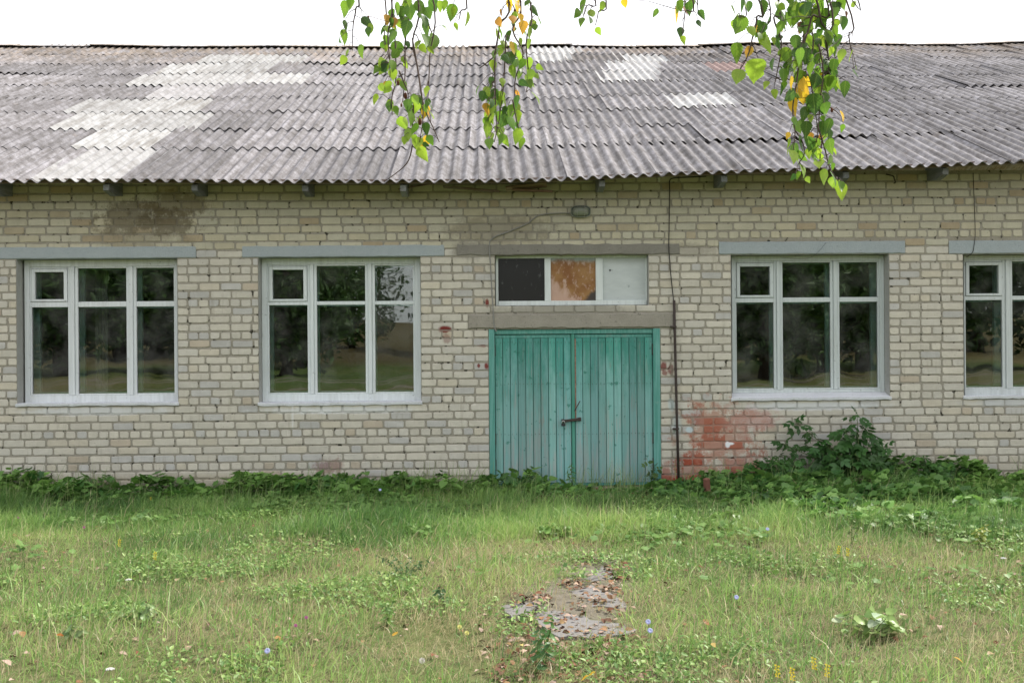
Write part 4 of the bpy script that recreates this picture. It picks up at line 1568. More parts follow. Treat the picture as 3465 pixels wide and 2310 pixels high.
# dead leaves and crumbs on the path
LT = fan([(0, 0), (.24, .2), (.3, .45), (.12, .8), (0, 1), (-.2, .7), (-.3, .4), (-.2, .15)], .10, .5)
n = 2300
n = 3000
x, y = sample(n, -8.6, -.2, lambda x, y: np.clip(.35 * doorstep(x, y) + 1.5 * sstep(7.4, 6.6, y - CAMP.y) * pathmask(x, y) + pathmask(x, y) * (.10 + .90 * sstep(.48, .62, fbm(x, y, 2.6, 80))) + .02 + .12 * sstep(2.6, 4, x) * sstep(-2.8, -5, y) * sstep(.5, .6, fbm(x, y, 1.5, 81)), 0, 1))
cs = np.array([(.15, .065, .035), (.21, .115, .06), (.31, .22, .16), (.10, .05, .03), (.34, .25, .20), (.20, .13, .06)])
col = cs[rng.integers(0, 6, n)] * rng.uniform(.75, 1.2, (n, 1))
scatter('leaf_litter', LT[0], LT[1], x, y, gz(x, y) + rng.uniform(.012, .03, n), rng.uniform(0, 6.28, n), rng.normal(0, .25, n), rng.normal(0, .35, n), rng.uniform(.025, .066, n), col.astype(np.float32), LITTER, 'brown and russet dead leaves littering the worn path')

# ------------------------------------------------------------------ leaves as objects
def leaf_mesh(outline, name, mat, bend=.15, fold=.25, serr=0, unit=1.0):
    """flat leaf hanging along -Z in its own frame, base at the origin, length 1"""
    pts = []
    for k in range(len(outline) - 1):
        (a, b), (c, d) = outline[k], outline[k + 1]
        m = max(1, serr)
        for t in range(m):
            f = t / m
            w = a + (c - a) * f; l = b + (d - b) * f
            if serr and t % 2 and 0 < k: w *= .86; l -= .016
            pts.append((w, l))
    pts.append(outline[-1])
    v = []; f = []
    for (w, l) in pts:
        y0 = -bend * math.sin(l * 2.2)
        v += [(0, y0, -l), (w, y0 + w * fold, -l - .0), (-w, y0 + w * fold * .8, -l)]
    for i in range(len(pts) - 1):
        a, b = i * 3, i * 3 + 3
        f.append((a, b, b + 1, a + 1)); f.append((a, a + 2, b + 2, b))
    me = mesh_np(name, v, f, mat, True, ob=False)
    return me


BO = [(.0, 0), (.17, .03), (.31, .16), (.37, .28), (.29, .50), (.155, .74), (.055, .90), (0, 1.0)]
BIRCH = [leaf_mesh(BO, 'leaf', BLEAF, b, fo, 4) for b, fo in ((.08, .15), (.18, .35), (-.12, .25), (.25, .1), (.05, .6))]
BO2 = [(.0, 0), (.22, .02), (.40, .16), (.44, .34), (.36, .56), (.18, .78), (.05, .92), (0, 1.0)]
BIRCH += [leaf_mesh(BO2, 'leaf', BLEAF, b, fo, 4) for b, fo in ((.1, .2), (-.15, .3))]

for me in BIRCH:
    at_ = me.color_attributes.new('tint', 'FLOAT_COLOR', 'POINT')
    at_.data.foreach_set('color', np.ones(len(me.vertices) * 4, dtype=np.float32))
ALL_LEAVES = []
# ------------------------------------------------------------------ birch whose sprays hang into the top of the picture
T = empty('birch_tree', (5.4, -16.2, 0))
tag(T, 'weeping birch whose leafy twigs hang into the top of the view', 'tree')
tl_ = Vector(T.location)


def rel(p): return Vector(p) - tl_


trunk = [Vector((0, 0, -.1)), Vector((.02, 0, 1.2)), Vector((-.08, .05, 2.8)), Vector((-.2, .15, 4.6)), Vector((-.25, .2, 6.5)), Vector((-.2, .2, 8.6)), Vector((-.1, .2, 10.4))]
MB().tube(trunk, [.21, .17, .15, .125, .095, .06, .025], 12).build('trunk', BARK, T, True)
limb = [rel((5.2, -16.1, 3.6)), rel((4.2, -14.6, 4.7)), rel((2.8, -12.6, 4.9)), rel((1.2, -10.9, 4.55)), rel((0.1, -10.25, 4.15)), rel((-.65, -10.1, 3.75))]
limb = spline(limb, 4)
MB().tube(limb, list(np.linspace(.07, .012, len(limb))), 8).build('limb', TWIG, T, True)
# crown: above and behind the camera, seen only in the window panes
n = 5200
th = rng.uniform(0, 2 * np.pi, n); rr = np.sqrt(rng.random(n)) * 1.9; zz = rng.uniform(3.0, 10.6, n)
rr *= np.clip(1.25 - np.abs(zz - 6) / 5.2, .2, 1)
clump = vnoise(th * 1.2 + zz, zz * 1.1, 1.0, 90)
k = clump > .38
cx = (tl_.x - .2 + np.cos(th) * rr)[k]; cyy = (tl_.y + .15 + np.sin(th) * rr)[k]; zz = zz[k]; n = len(zz)
col = lerpc((.035, .085, .015), (.09, .16, .03), rng.random(n))
o = scatter('crown', OV[0], OV[1], cx, cyy, zz, rng.uniform(0, 6.28, n), -rng.uniform(.6, 1.5, n), rng.normal(0, .5, n), rng.uniform(.08, .13, n), col.astype(np.float32), LEAVES)
o.parent = T; o.matrix_parent_inverse = Matrix.Translation(-tl_)

Gc, Gl, Gd, Yc, Oc, Bc = 'g', 'l', 'd', 'y', 'o', 'b'
LC = {'g': (.12, .22, .036), 'l': (.24, .345, .055), 'd': (.055, .12, .03), 'y': (.62, .38, .045), 'o': (.52, .26, .06), 'b': (.20, .075, .035)}
SPRAYS = [
    # (depth, twigs[polyline px], leaves[(x,y,len px,colour)], catkins)
    (3.3, [[(1203, -60), (1204, 30), (1195, 85), (1192, 172)], [(1312, -60), (1312, 120), (1318, 200), (1320, 262)], [(1290, -60), (1300, 120), (1314, 190)],
           [(1400, -60), (1396, 140), (1410, 220), (1425, 325)], [(1365, -60), (1370, 150), (1370, 260), (1362, 345)], [(1332, 40), (1340, 255), (1326, 330), (1327, 388)],
           [(1450, -60), (1453, 200), (1447, 352)], [(1395, 130), (1418, 260), (1432, 380), (1420, 480)], [(1425, 325), (1445, 390), (1465, 430), (1487, 482)],
           [(1400, 345), (1395, 430), (1391, 455)], [(1396, 490), (1375, 555), (1300, 615)], [(1560, -60), (1558, 40), (1552, 70)], [(1350, 240), (1376, 300), (1380, 320)],
           [(1440, 60), (1460, 110), (1472, 160)]],
     [(1163, 22, 62, Gc), (1229, 76, 58, Gd), (1161, 117, 56, Gc), (1172, 200, 40, Gl), (1215, 168, 52, Gc), (1183, 4, 30, Gl),
      (1308, 66, 50, Oc), (1335, 72, 46, Oc), (1303, 100, 50, Gd), (1287, 150, 36, Gc), (1298, 222, 66, Gl), (1330, 122, 58, Gc), (1352, 160, 62, Gc), (1312, 285, 44, Gl), (1283, 295, 40, Gl), (1306, 282, 34, Yc),
      (1345, 25, 56, Gc), (1356, 40, 60, Gd), (1380, 92, 66, Gd), (1390, 38, 60, Gc), (1425, 70, 56, Gd), (1440, 92, 66, Gd), (1430, 142, 74, Gc), (1470, 140, 70, Gc), (1415, 18, 56, Gc), (1450, 18, 60, Gd), (1485, 14, 44, Gl), (1372, 16, 50, Gl), (1440, 40, 50, Gc), (1368, 70, 46, Gc),
      (1332, 245, 44, Gl), (1335, 280, 40, Gl), (1325, 350, 50, Gl), (1338, 368, 40, Gc), (1444, 302, 34, Gl), (1350, 180, 44, Gc), (1448, 165, 34, Gl),
      (1405, 345, 64, Gd), (1385, 352, 54, Gc), (1392, 395, 56, Gc), (1442, 372, 56, Yc), (1425, 408, 52, Gl), (1350, 416, 58, Gl), (1367, 455, 46, Gd), (1390, 452, 58, Gl), (1440, 430, 52, Gd), (1415, 478, 50, Gl), (1461, 482, 62, Yc), (1417, 520, 64, Gl), (1450, 380, 40, Oc), (1408, 430, 44, Gc), (1430, 455, 44, Gl), (1400, 370, 48, Gc), (1462, 395, 44, Gl),
      (1532, 35, 64, Gc), (1586, 58, 58, Gl), (1537, 82, 30, Gl), (1505, 10, 40, Gl)],
     [(1372, 325, 22), (1347, 281, 18), (1358, 357, 12), (1421, 412, 24), (1246, 62, 16)]),
    (3.35, [[(1700, -60), (1690, 90), (1675, 190), (1676, 330), (1681, 430), (1672, 482)], [(1740, -60), (1735, 100), (1770, 180), (1742, 280), (1748, 420)], [(1770, -60), (1780, 150), (1788, 260), (1781, 312)],
            [(1712, 120), (1706, 250), (1700, 330), (1692, 380)], [(1675, 190), (1645, 215), (1622, 232)], [(1692, 360), (1690, 400), (1680, 440)], [(1735, 340), (1745, 390), (1752, 430)]],
     [(1736, 14, 60, Yc), (1757, 18, 58, Yc), (1694, 36, 32, Oc), (1686, 72, 40, Oc), (1733, 64, 44, Oc), (1775, 86, 52, Oc), (1735, 98, 44, Oc), (1755, 58, 42, Yc), (1720, 8, 46, Yc),
      (1682, 112, 50, Gl), (1730, 116, 46, Gd), (1768, 105, 36, Gl), (1800, 108, 54, Gl), (1797, 32, 50, Gd), (1786, 10, 48, Gc), (1808, 78, 38, Gl), (1725, 160, 58, Yc), (1755, 140, 44, Gl), (1780, 146, 48, Gl),
      (1688, 182, 54, Gc), (1700, 196, 44, Gd), (1722, 195, 58, Gd), (1752, 185, 50, Gl), (1789, 212, 56, Gl), (1730, 238, 54, Gl), (1760, 236, 44, Gd), (1802, 250, 52, Gl), (1664, 265, 30, Gd), (1697, 272, 36, Gl), (1757, 286, 46, Gd), (1780, 272, 58, Gl), (1636, 306, 44, Gl), (1662, 295, 40, Gc), (1667, 315, 48, Gd), (1695, 322, 48, Gl), (1643, 362, 48, Oc), (1668, 362, 44, Gl), (1707, 352, 56, Gl), (1722, 376, 60, Gc), (1750, 338, 52, Gd), (1798, 332, 60, Gl), (1655, 390, 54, Gl), (1692, 392, 54, Gc), (1712, 402, 56, Gd), (1751, 390, 54, Gl), (1650, 432, 60, Gl), (1695, 442, 62, Gl), (1728, 412, 56, Gc), (1655, 482, 46, Gc), (1693, 474, 50, Gl), (1758, 455, 60, Gl), (1748, 312, 36, Oc), (1700, 166, 46, Gl), (1775, 215, 46, Gc), (1738, 362, 48, Gl), (1745, 210, 40, Gc), (1672, 215, 46, Gl), (1810, 232, 40, Gl), (1680, 340, 44, Gc)],
     [(1742, 40, 18)]),
    (3.5, [[(1990, -60), (1985, 20), (1972, 60)], [(2035, -60), (2025, 40), (2015, 85)]],
     [(1958, 42, 40, Gc), (1970, 70, 40, Gc), (1985, 16, 56, Gc), (1992, 66, 44, Gd), (2040, 16, 42, Gl), (2015, 100, 34, Gl), (2000, 40, 36, Gl)], []),
    (3.45, [[(2330, -60), (2318, 40), (2310, 115)], [(2305, -60), (2280, 30)], [(2360, -30), (2362, 50)]],
     [(2226, 38, 38, Gc), (2282, 46, 60, Yc), (2332, 22, 52, Gd), (2364, 48, 46, Gd), (2362, 74, 34, Gd), (2308, 104, 44, Gd), (2312, 128, 34, Gl), (2312, 32, 40, Bc), (2300, 12, 44, Gc), (2345, 8, 44, Gc), (2290, 20, 50, Gl), (2110, 4, 34, Yc)], []),
    (3.2, [[(2545, -60), (2560, 60), (2548, 120), (2530, 190), (2503, 238)], [(2620, -60), (2618, 60), (2642, 130), (2640, 190), (2622, 280)], [(2495, -60), (2505, 60)], [(2590, -60), (2580, 90)]],
     [(2475, 26, 38, Gl), (2507, 14, 52, Gd), (2522, 12, 40, Gl), (2496, 51, 32, Gl), (2516, 80, 76, Gc), (2583, 22, 66, Gd), (2604, 63, 38, Gd), (2634, 58, 78, Gc), (2550, 96, 34, Yc), (2574, 80, 44, Gd), (2588, 96, 60, Gd), (2565, 145, 86, Gl), (2497, 170, 74, Gc), (2565, 235, 92, Gl), (2507, 255, 62, Gl), (2640, 180, 42, Gl), (2673, 182, 58, Gl), (2645, 92, 36, Oc), (2640, 126, 34, Gd), (2624, 146, 40, Gd), (2619, 212, 50, Gd), (2651, 258, 54, Gl), (2648, 298, 44, Gd), (2595, 285, 40, Gl), (2619, 315, 46, Gl), (2540, 168, 44, Oc)], []),
    (3.15, [[(2745, -60), (2745, 60), (2710, 180), (2695, 280), (2682, 370), (2690, 450), (2682, 520)], [(2735, 50), (2752, 140), (2740, 240), (2752, 330), (2765, 420)], [(2780, -60), (2775, 60), (2800, 105), (2815, 140)],
            [(2770, 150), (2785, 230), (2782, 290), (2775, 340), (2770, 420), (2762, 480)], [(2790, -60), (2795, 130), (2806, 215), (2798, 250), (2782, 280)], [(2720, -60), (2718, 120), (2715, 200), (2708, 300)],
            [(2765, 420), (2790, 500), (2805, 560), (2820, 590), (2838, 615)], [(2690, 440), (2715, 480), (2722, 520), (2705, 550)], [(2800, 360), (2822, 372), (2838, 385)], [(2782, 470), (2776, 520), (2774, 545)], [(2880, -60), (2882, 0)], [(2850, -40), (2872, 120), (2880, 170)]],
     [(2677, 272, 48, Yc), (2716, 290, 74, Yc), (2700, 306, 50, Yc), (2740, 272, 48, Yc), (2757, 262, 40, Oc), (2778, 254, 44, Yc), (2690, 328, 62, Gd), (2680, 352, 72, Yc), (2720, 322, 50, Yc), (2748, 345, 78, Gd), (2792, 335, 64, Gd), (2776, 376, 54, Gc), (2732, 380, 60, Gd), (2792, 362, 50, Gc), (2838, 390, 50, Yc), (2800, 372, 36, Oc), (2730, 430, 62, Gd), (2700, 424, 52, Gc), (2690, 404, 40, Gc), (2782, 428, 56, Gd), (2810, 420, 60, Gd), (2700, 482, 66, Gd), (2735, 482, 64, Gd), (2775, 488, 58, Gc), (2808, 490, 62, Gc), (2678, 528, 60, Gl), (2702, 532, 56, Gc), (2742, 502, 48, Gd), (2777, 562, 52, Gl), (2820, 546, 50, Gc), (2708, 575, 60, Gl), (2797, 592, 62, Gl), (2815, 602, 62, Gc), (2830, 618, 40, Gl), (2854, 642, 62, Gl), (2668, 452, 30, Yc), (2790, 455, 40, Oc), (2745, 455, 34, Oc), (2822, 508, 34, Gl), (2690, 500, 52, Gd), (2760, 520, 52, Gc), (2804, 450, 50, Gd),
      (2880, 15, 36, Gl), (2882, 190, 56, Gl), (2823, 282, 50, Gd), (2864, 42, 28, Bc), (2898, 225, 22, Gl), (2805, 275, 34, Oc),
      (2715, 90, 50, Bc), (2668, 60, 60, Gc), (2620, 130, 30, Gl)],
     [(2724, 252, 22), (2699, 262, 20), (2665, 322, 24), (2674, 344, 20), (2732, 340, 26), (2791, 357, 20), (2788, 290, 22), (2742, 375, 16), (2815, 373, 16)]),
]
qb = random.Random(77)
# dense upper part of the thick spray
for k in range(105):
    while True:
        u = qb.gauss(2752, 62); v_ = qb.uniform(-40, 300)
        if 2630 < u < 2870: break
    SPRAYS[5][2].append((u, v_, qb.uniform(46, 66), qb.choice('ggggdddll')))


for (si, spread_, cnt) in ((0, 30, 62), (1, 20, 40), (5, 26, 75), (4, 20, 14)):
    base_ = list(SPRAYS[si][2])
    for k in range(cnt):
        a_ = qb.choice(base_)
        SPRAYS[si][2].append((a_[0] + qb.gauss(0, spread_ * .6), a_[1] + qb.gauss(0, spread_), qb.uniform(28, 48), qb.choice('gggglllldd')))


def in3(tw_depth, px, py, j=0):
    return DP(px, py, tw_depth + j)


def hang_leaf(parent, base, length, colour, tilt=.5, variants=BIRCH, name='leaf', wide=1.0, yaw=None):
    o = bpy.data.objects.new(name, qb.choice(variants))
    link(o, parent)
    o.location = base
    if yaw is None:
        yaw = qb.gauss(0, .8) if qb.random() < .85 else qb.uniform(-math.pi, math.pi)
        if qb.random() < .5: yaw += math.pi
    o.rotation_euler = (qb.gauss(0, tilt * .5), qb.gauss(0, tilt * .75), yaw)
    s = length
    o.scale = (s * wide * qb.uniform(.82, 1.05), s, s)
    c = colour; j = qb.uniform(.82, 1.18)
    o.color = (c[0] * j * qb.uniform(.92, 1.08), c[1] * j, c[2] * j, 1)
    return o


for (dep, twigs, leaves, cats) in SPRAYS:
    m = MB()
    segs = []
    for ti, tw in enumerate(twigs):
        j = ((ti * 37) % 11 - 5) * .022
        pts = [DP(u, v_, dep + j) for u, v_ in tw]
        if tw[0][1] < -30:          # reaches up to the limb
            top = pts[0]
            best = min(limb, key=lambda q: ((q + tl_) - top).length)
            lb = best + tl_
            pts = [lb, lb.lerp(top, .45) + Vector((0, 0, .12))] + pts
        sp_ = spline(pts, 5)
        m.tube([rel(q) for q in sp_], list(np.linspace(.0042 if tw[0][1] < -30 else .0026, .0013, len(sp_))), 5)
        segs += [q for q in sp_]
    lf = []
    for (u, v_, ln, cc) in leaves:
        L = ln * dep / F * .96
        near = None; bd = 1e9
        v_ += 10
        ctr = DP(u, v_ - ln * .5, dep)
        for q in segs:
            dd = ctr - q
            e = dd.x ** 2 + dd.z ** 2 + (.03 if q.z < ctr.z - .01 else 0) * .03
            if e < bd: bd = e; near = q
        depth_off = (near - CAMP).dot(CROT @ Vector((0, 0, -1))) - dep + qb.uniform(-.05, .05)
        base = DP(u + qb.uniform(-4, 4), v_ - ln * .5, dep + depth_off)
        mid = near.lerp(base, .5) + Vector((0, 0, .008))
        m.tube([rel(near), rel(mid), rel(base)], [.0014, .001, .0008], 4, False)
        lf.append((rel(base), L, LC[cc]))
    spray = m.build('hanging_branch', TWIG, T, True)
    for b_, L, c_ in lf:
        ALL_LEAVES.append((L, hang_leaf(spray, b_, L, c_)))
    for (u, v_, ln) in cats:
        p = DP(u, v_, dep + qb.uniform(-.05, .05)); L = ln * dep / F
        near = min(segs, key=lambda q: (q - p).length)
        o = MB().tube([rel(near), rel(p) + Vector((0, 0, L * .5)), rel(p) + Vector((0, 0, L * .4)), rel(p), rel(p) - Vector((0, 0, L * .4)), rel(p) - Vector((0, 0, L * .5))],
                      [.0008, .0009, L * .22, L * .30, L * .22, .001], 7).build('catkin', CATKIN, spray, True)

# the largest 300 leaves stay single, the smaller ones are one part
ALL_LEAVES.sort(key=lambda q: -q[0])
LV = []; LF = []; LCc = []; k0 = 0
for L, o in ALL_LEAVES[300:]:
    Mb = o.matrix_basis
    me = o.data
    LV += [tuple(Mb @ q.co) for q in me.vertices]
    LF += [tuple(i + k0 for i in p.vertices) for p in me.polygons]
    LCc += [tuple(o.color)[:3]] * len(me.vertices); k0 += len(me.vertices)
    bpy.data.objects.remove(o)
o = mesh_np('small_leaves', np.array(LV), LF, BLEAF, True, colors=np.array(LCc), parent=T)
o['kind'] = 'stuff'

# ------------------------------------------------------------------ trees and scrub on the far side of the yard (they show in the window panes)
def far_tree(x, y, h, r, seed, proto=[None]):
    T2 = empty('field_tree', (x, y, float(gz(x, y)) - .1))
    tag(T2, 'leafy tree across the yard, mirrored in the window glass', 'tree', 'trees across the yard behind the camera')
    if proto[0] is None:
        a = MB().tube([(0, 0, 0), (.1, 0, 3), (.05, .1, 6), (0, 0, 9)], [.32, .26, .16, .04], 8).build('trunk', TWIG, T2, True)
        q = np.random.default_rng(seed); n = 5200
        u = q.normal(0, 1, (n, 3)); u /= np.linalg.norm(u, axis=1)[:, None]
        rr = q.random(n) ** .4
        cl = vnoise(u[:, 0] * 2.4 + 3, u[:, 2] * 2.4 + u[:, 1], 1.0, 95)
        rr = rr * (.65 + .6 * cl)
        p = u * rr[:, None] * np.array([3.6, 3.6, 4.7]) + np.array([0, 0, 5.2])
        c = lerpc((.030, .075, .014), (.075, .145, .03), q.random(n)).astype(np.float32)
        b = scatter('crown', OV[0], OV[1], p[:, 0], p[:, 1], p[:, 2], q.uniform(0, 6.28, n), q.uniform(-1.4, .4, n), q.normal(0, .6, n), q.uniform(.24, .46, n), c, LEAVES)
        b.parent = T2
        proto[0] = (a, b)
    else:
        for s in proto[0]:
            c = s.copy(); link(c, T2)
    T2.scale = (r / 3.4, r / 3.4, h / 10)
    T2.rotation_euler = (0, 0, seed * 1.3)


qt = random.Random(12)
spots = [(-26, -52, 11, 5.5), (-19, -58, 10, 5), (-33, -60, 12, 6), (-11.5, -46, 9, 4.0), (-14, -66, 11, 5.2), (17, -42, 11, 4.6), (22, -50, 12, 5.6), (28, -58, 12, 6), (12.5, -36, 8.5, 3.4), (34, -47, 12, 6), (-7, -70, 7, 4.6), (6, -62, 10, 4.6)]
spots += [(-46 + k * 5.6 + qt.uniform(-1.5, 1.5), -78 - qt.uniform(0, 14), qt.uniform(9, 14), qt.uniform(4.5, 6.5)) for k in range(9)]
spots += [(14 + k * 6 + qt.uniform(-1.5, 1.5), -76 - qt.uniform(0, 14), qt.uniform(10, 15), qt.uniform(4.5, 6.5)) for k in range(6)]
spots = [q for q in spots if not (-13.5 < q[0] < -2.5 and q[1] < -66)]
for i, (x, y, h, r) in enumerate(spots):
    far_tree(x, y, h, r, i + 1)

# ------------------------------------------------------------------ plants that stand on their own
SO = [(.0, 0), (.16, .05), (.28, .22), (.30, .42), (.22, .66), (.10, .86), (0, 1.0)]
NO = [(.0, 0), (.10, .05), (.17, .22), (.18, .42), (.13, .66), (.06, .86), (0, 1.0)]


def compound(n, seed):
    """a leaf of n leaflets on one stalk, hanging along -Z, length 1"""
    q = random.Random(seed)
    V = []; Fc = []
    def put(base, ang, L, lift):
        k = len(V)
        for (w, l) in SO:
            pass
        ca, sa = math.cos(ang), math.sin(ang)
        rows = []
        for (w, l) in SO:
            for sgn in (0, 1, -1):
                x = sgn * w * L; z = -l * L
                y = abs(x) * .25 - .12 * L * l * l + lift
                X_ = x * ca - z * sa; Z_ = x * sa + z * ca
                V.append((base[0] + X_, base[1] + y, base[1 + 1] + Z_))
        for i in range(len(SO) - 1):
            a, b = k + i * 3, k + i * 3 + 3
            Fc.append((a, b, b + 1, a + 1)); Fc.append((a, a + 2, b + 2, b))
    k = (n - 1) // 2
    for i in range(k):
        z = -.18 - .42 * i / max(1, k - 1) if k > 1 else -.35
        put((0, 0, z), 1.0 + q.uniform(-.15, .15), .46 - .05 * i * 0, q.uniform(-.03, .03))
        put((0, 0, z), -1.0 + q.uniform(-.15, .15), .46, q.uniform(-.03, .03))
    put((0, 0, -.55), q.uniform(-.1, .1), .52, 0)
    s = .012
    b0 = len(V)
    V.extend([(-s, 0, 0), (s, 0, 0), (s, 0, -.62), (-s, 0, -.62)]); Fc.append((b0, b0 + 1, b0 + 2, b0 + 3))
    return mesh_np('leaf', V, Fc, SLEAF, True, ob=False)


COMP = [compound(5, 1), compound(5, 2), compound(7, 3), compound(3, 4)]
SIMPLE = [leaf_mesh(SO, 'leaf', SLEAF, b, fo, 0) for b, fo in ((.15, .3), (.3, .2), (.05, .45))]
NARROW = [leaf_mesh(NO, 'leaf', SLEAF, b, fo, 0) for b, fo in ((.2, .35), (.35, .2))]
BURD = [(.0, .0), (.22, -.06), (.40, .06), (.46, .26), (.40, .5), (.27, .74), (.1, .93), (0, 1.0)]
BURDOCK = [leaf_mesh(BURD, 'leaf', SLEAF, b, fo, 2) for b, fo in ((.2, .2), (.35, .15), (.1, .3))]
qp = random.Random(5)


def leaf_on(parent, base, dirn, L, color, variants, facing=None):
    """leaf with its base at a point, growing along dirn, upper face turned up and a little to facing"""
    d = Vector(dirn).normalized()
    up = Vector((0, -.55, .85)) if facing is None else Vector(facing)
    zax = -d
    yax = (up - zax * up.dot(zax))
    if yax.length < 1e-3: yax = zax.orthogonal()
    yax.normalize(); xax = yax.cross(zax)
    Mx = Matrix((xax, yax, zax)).transposed().to_4x4()
    o = bpy.data.objects.new('leaf', qp.choice(variants))
    link(o, parent)
    o.matrix_local = Matrix.Translation(base) @ Mx @ Matrix.Rotation(qp.gauss(0, .25), 4, 'Z') @ Matrix.Diagonal((L * qp.uniform(.85, 1.1), L, L, 1))
    j = qp.uniform(.75, 1.25)
    o.color = (color[0] * j * qp.uniform(.9, 1.1), color[1] * j, color[2] * j, 1)
    return o


def stems_plant(name, base, label, cat, stems, leaf_n, L, color, variants, group=None, rad=.005, petiole=.02, lift=.5, low=.15):
    """stems: list of tip offsets; leaves along each stem"""
    P = empty(name, base); tag(P, label, cat, group)
    m = MB(); todo = []
    for tip in stems:
        tip = Vector(tip)
        pts = [Vector((tip.x * .02, tip.y * .02, -.03)), Vector((tip.x * .3, tip.y * .3, tip.z * .45)), tip * .75 + Vector((0, 0, tip.z * .05)), tip]
        sp_ = spline(pts, 5)
        m.tube(sp_, list(np.linspace(rad, rad * .35, len(sp_))), 5)
        for k in range(leaf_n):
            t = low + (1 - low) * (k + qp.random() * .7) / leaf_n
            i = min(int(t * (len(sp_) - 1)), len(sp_) - 2)
            p = sp_[i].lerp(sp_[i + 1], t * (len(sp_) - 1) - i)
            a = k * 2.4 + qp.uniform(-.5, .5)
            d = Vector((math.cos(a), math.sin(a), qp.uniform(lift - .5, lift + .1)))
            s = L * (1.05 - .45 * t) * qp.uniform(.8, 1.2)
            pe = p + d.normalized() * petiole * qp.uniform(.6, 1.3)
            m.tube([p, pe], rad * .3, 4, False)
            dd = Vector((d.x, d.y, d.z - qp.uniform(.3, .9)))
            todo.append((pe, dd, s))
        todo.append((sp_[-1], Vector((qp.uniform(-.5, .5), -.4, .3)), L * .6))
    m.build('stems', STEM, P, True)
    for pe, dd, s in todo:
        leaf_on(P, pe, dd, s, color, variants)
    return P


DG = (.048, .125, .030); MG = (.085, .19, .04); LG = (.15, .26, .06)
def ground_at(px, py):
    p = GP(px, py, 0.0)
    if p.y > -.06: p.y = -.06; p.x = W(px, py).x
    return (p.x, p.y, float(gz(p.x, p.y)))


def off(px, py, base, yy):
    p = W(px, py, yy)
    return Vector((p.x - base[0], yy - base[1], p.z - base[2]))


# big shrub under the third window
bs = (W(2870, 1640).x, -.42, float(gz(W(2870, 1640).x, -.42)))
tips = [off(u, v_, bs, yy) for u, v_, yy in ((2900, 1395, -.25), (2860, 1455, -.3), (2950, 1465, -.3), (2690, 1425, -.18), (2720, 1500, -.25), (2770, 1530, -.35), (2830, 1540, -.5), (2900, 1540, -.55), (2980, 1540, -.45), (2930, 1450, -.22), (2800, 1500, -.25), (2990, 1510, -.2), (2650, 1500, -.2), (2620, 1560, -.3), (2560, 1580, -.25), (2660, 1600, -.55), (2740, 1600, -.7), (2820, 1610, -.7), (2990, 1600, -.6), (3060, 1590, -.35), (2560, 1620, -.4), (3030, 1560, -.3))]
stems_plant('shrub', bs, 'dark green leafy shrub against the wall below the third window', 'shrub', tips, 13, .26, DG, COMP, rad=.008, petiole=.03, low=.3, lift=.4)
bs = (W(3130, 1630).x, -.4, float(gz(W(3130, 1630).x, -.4)))
tips = [off(u, v_, bs, yy) for u, v_, yy in ((3110, 1540, -.25), (3150, 1560, -.3), (3200, 1560, -.25), (3250, 1580, -.25), (3290, 1595, -.25), (3180, 1600, -.5), (3100, 1600, -.5), (3060, 1610, -.5), (3240, 1620, -.45), (3040, 1580, -.3))]
stems_plant('shrub', bs, 'lower spreading shrub between the big shrub and the right edge', 'shrub', tips, 20, .17, (.065, .16, .035), COMP, rad=.006, petiole=.03, low=.3, lift=.4)
bs = (W(2640, 1650).x, -.4, float(gz(W(2640, 1650).x, -.4)))
tips = [off(u, v_, bs, yy) for u, v_, yy in ((2545, 1565, -.2), (2590, 1560, -.2), (2640, 1545, -.22), (2690, 1550, -.25), (2730, 1580, -.3), (2560, 1610, -.45), (2610, 1610, -.55), (2680, 1610, -.6), (2740, 1620, -.65), (2520, 1640, -.4), (2780, 1600, -.45))]
stems_plant('shrub', bs, 'bright leafy bramble between the red-stained bricks and the tall shrub', 'shrub', tips, 18, .17, (.06, .155, .034), COMP, rad=.006, petiole=.03, low=.3, lift=.4)
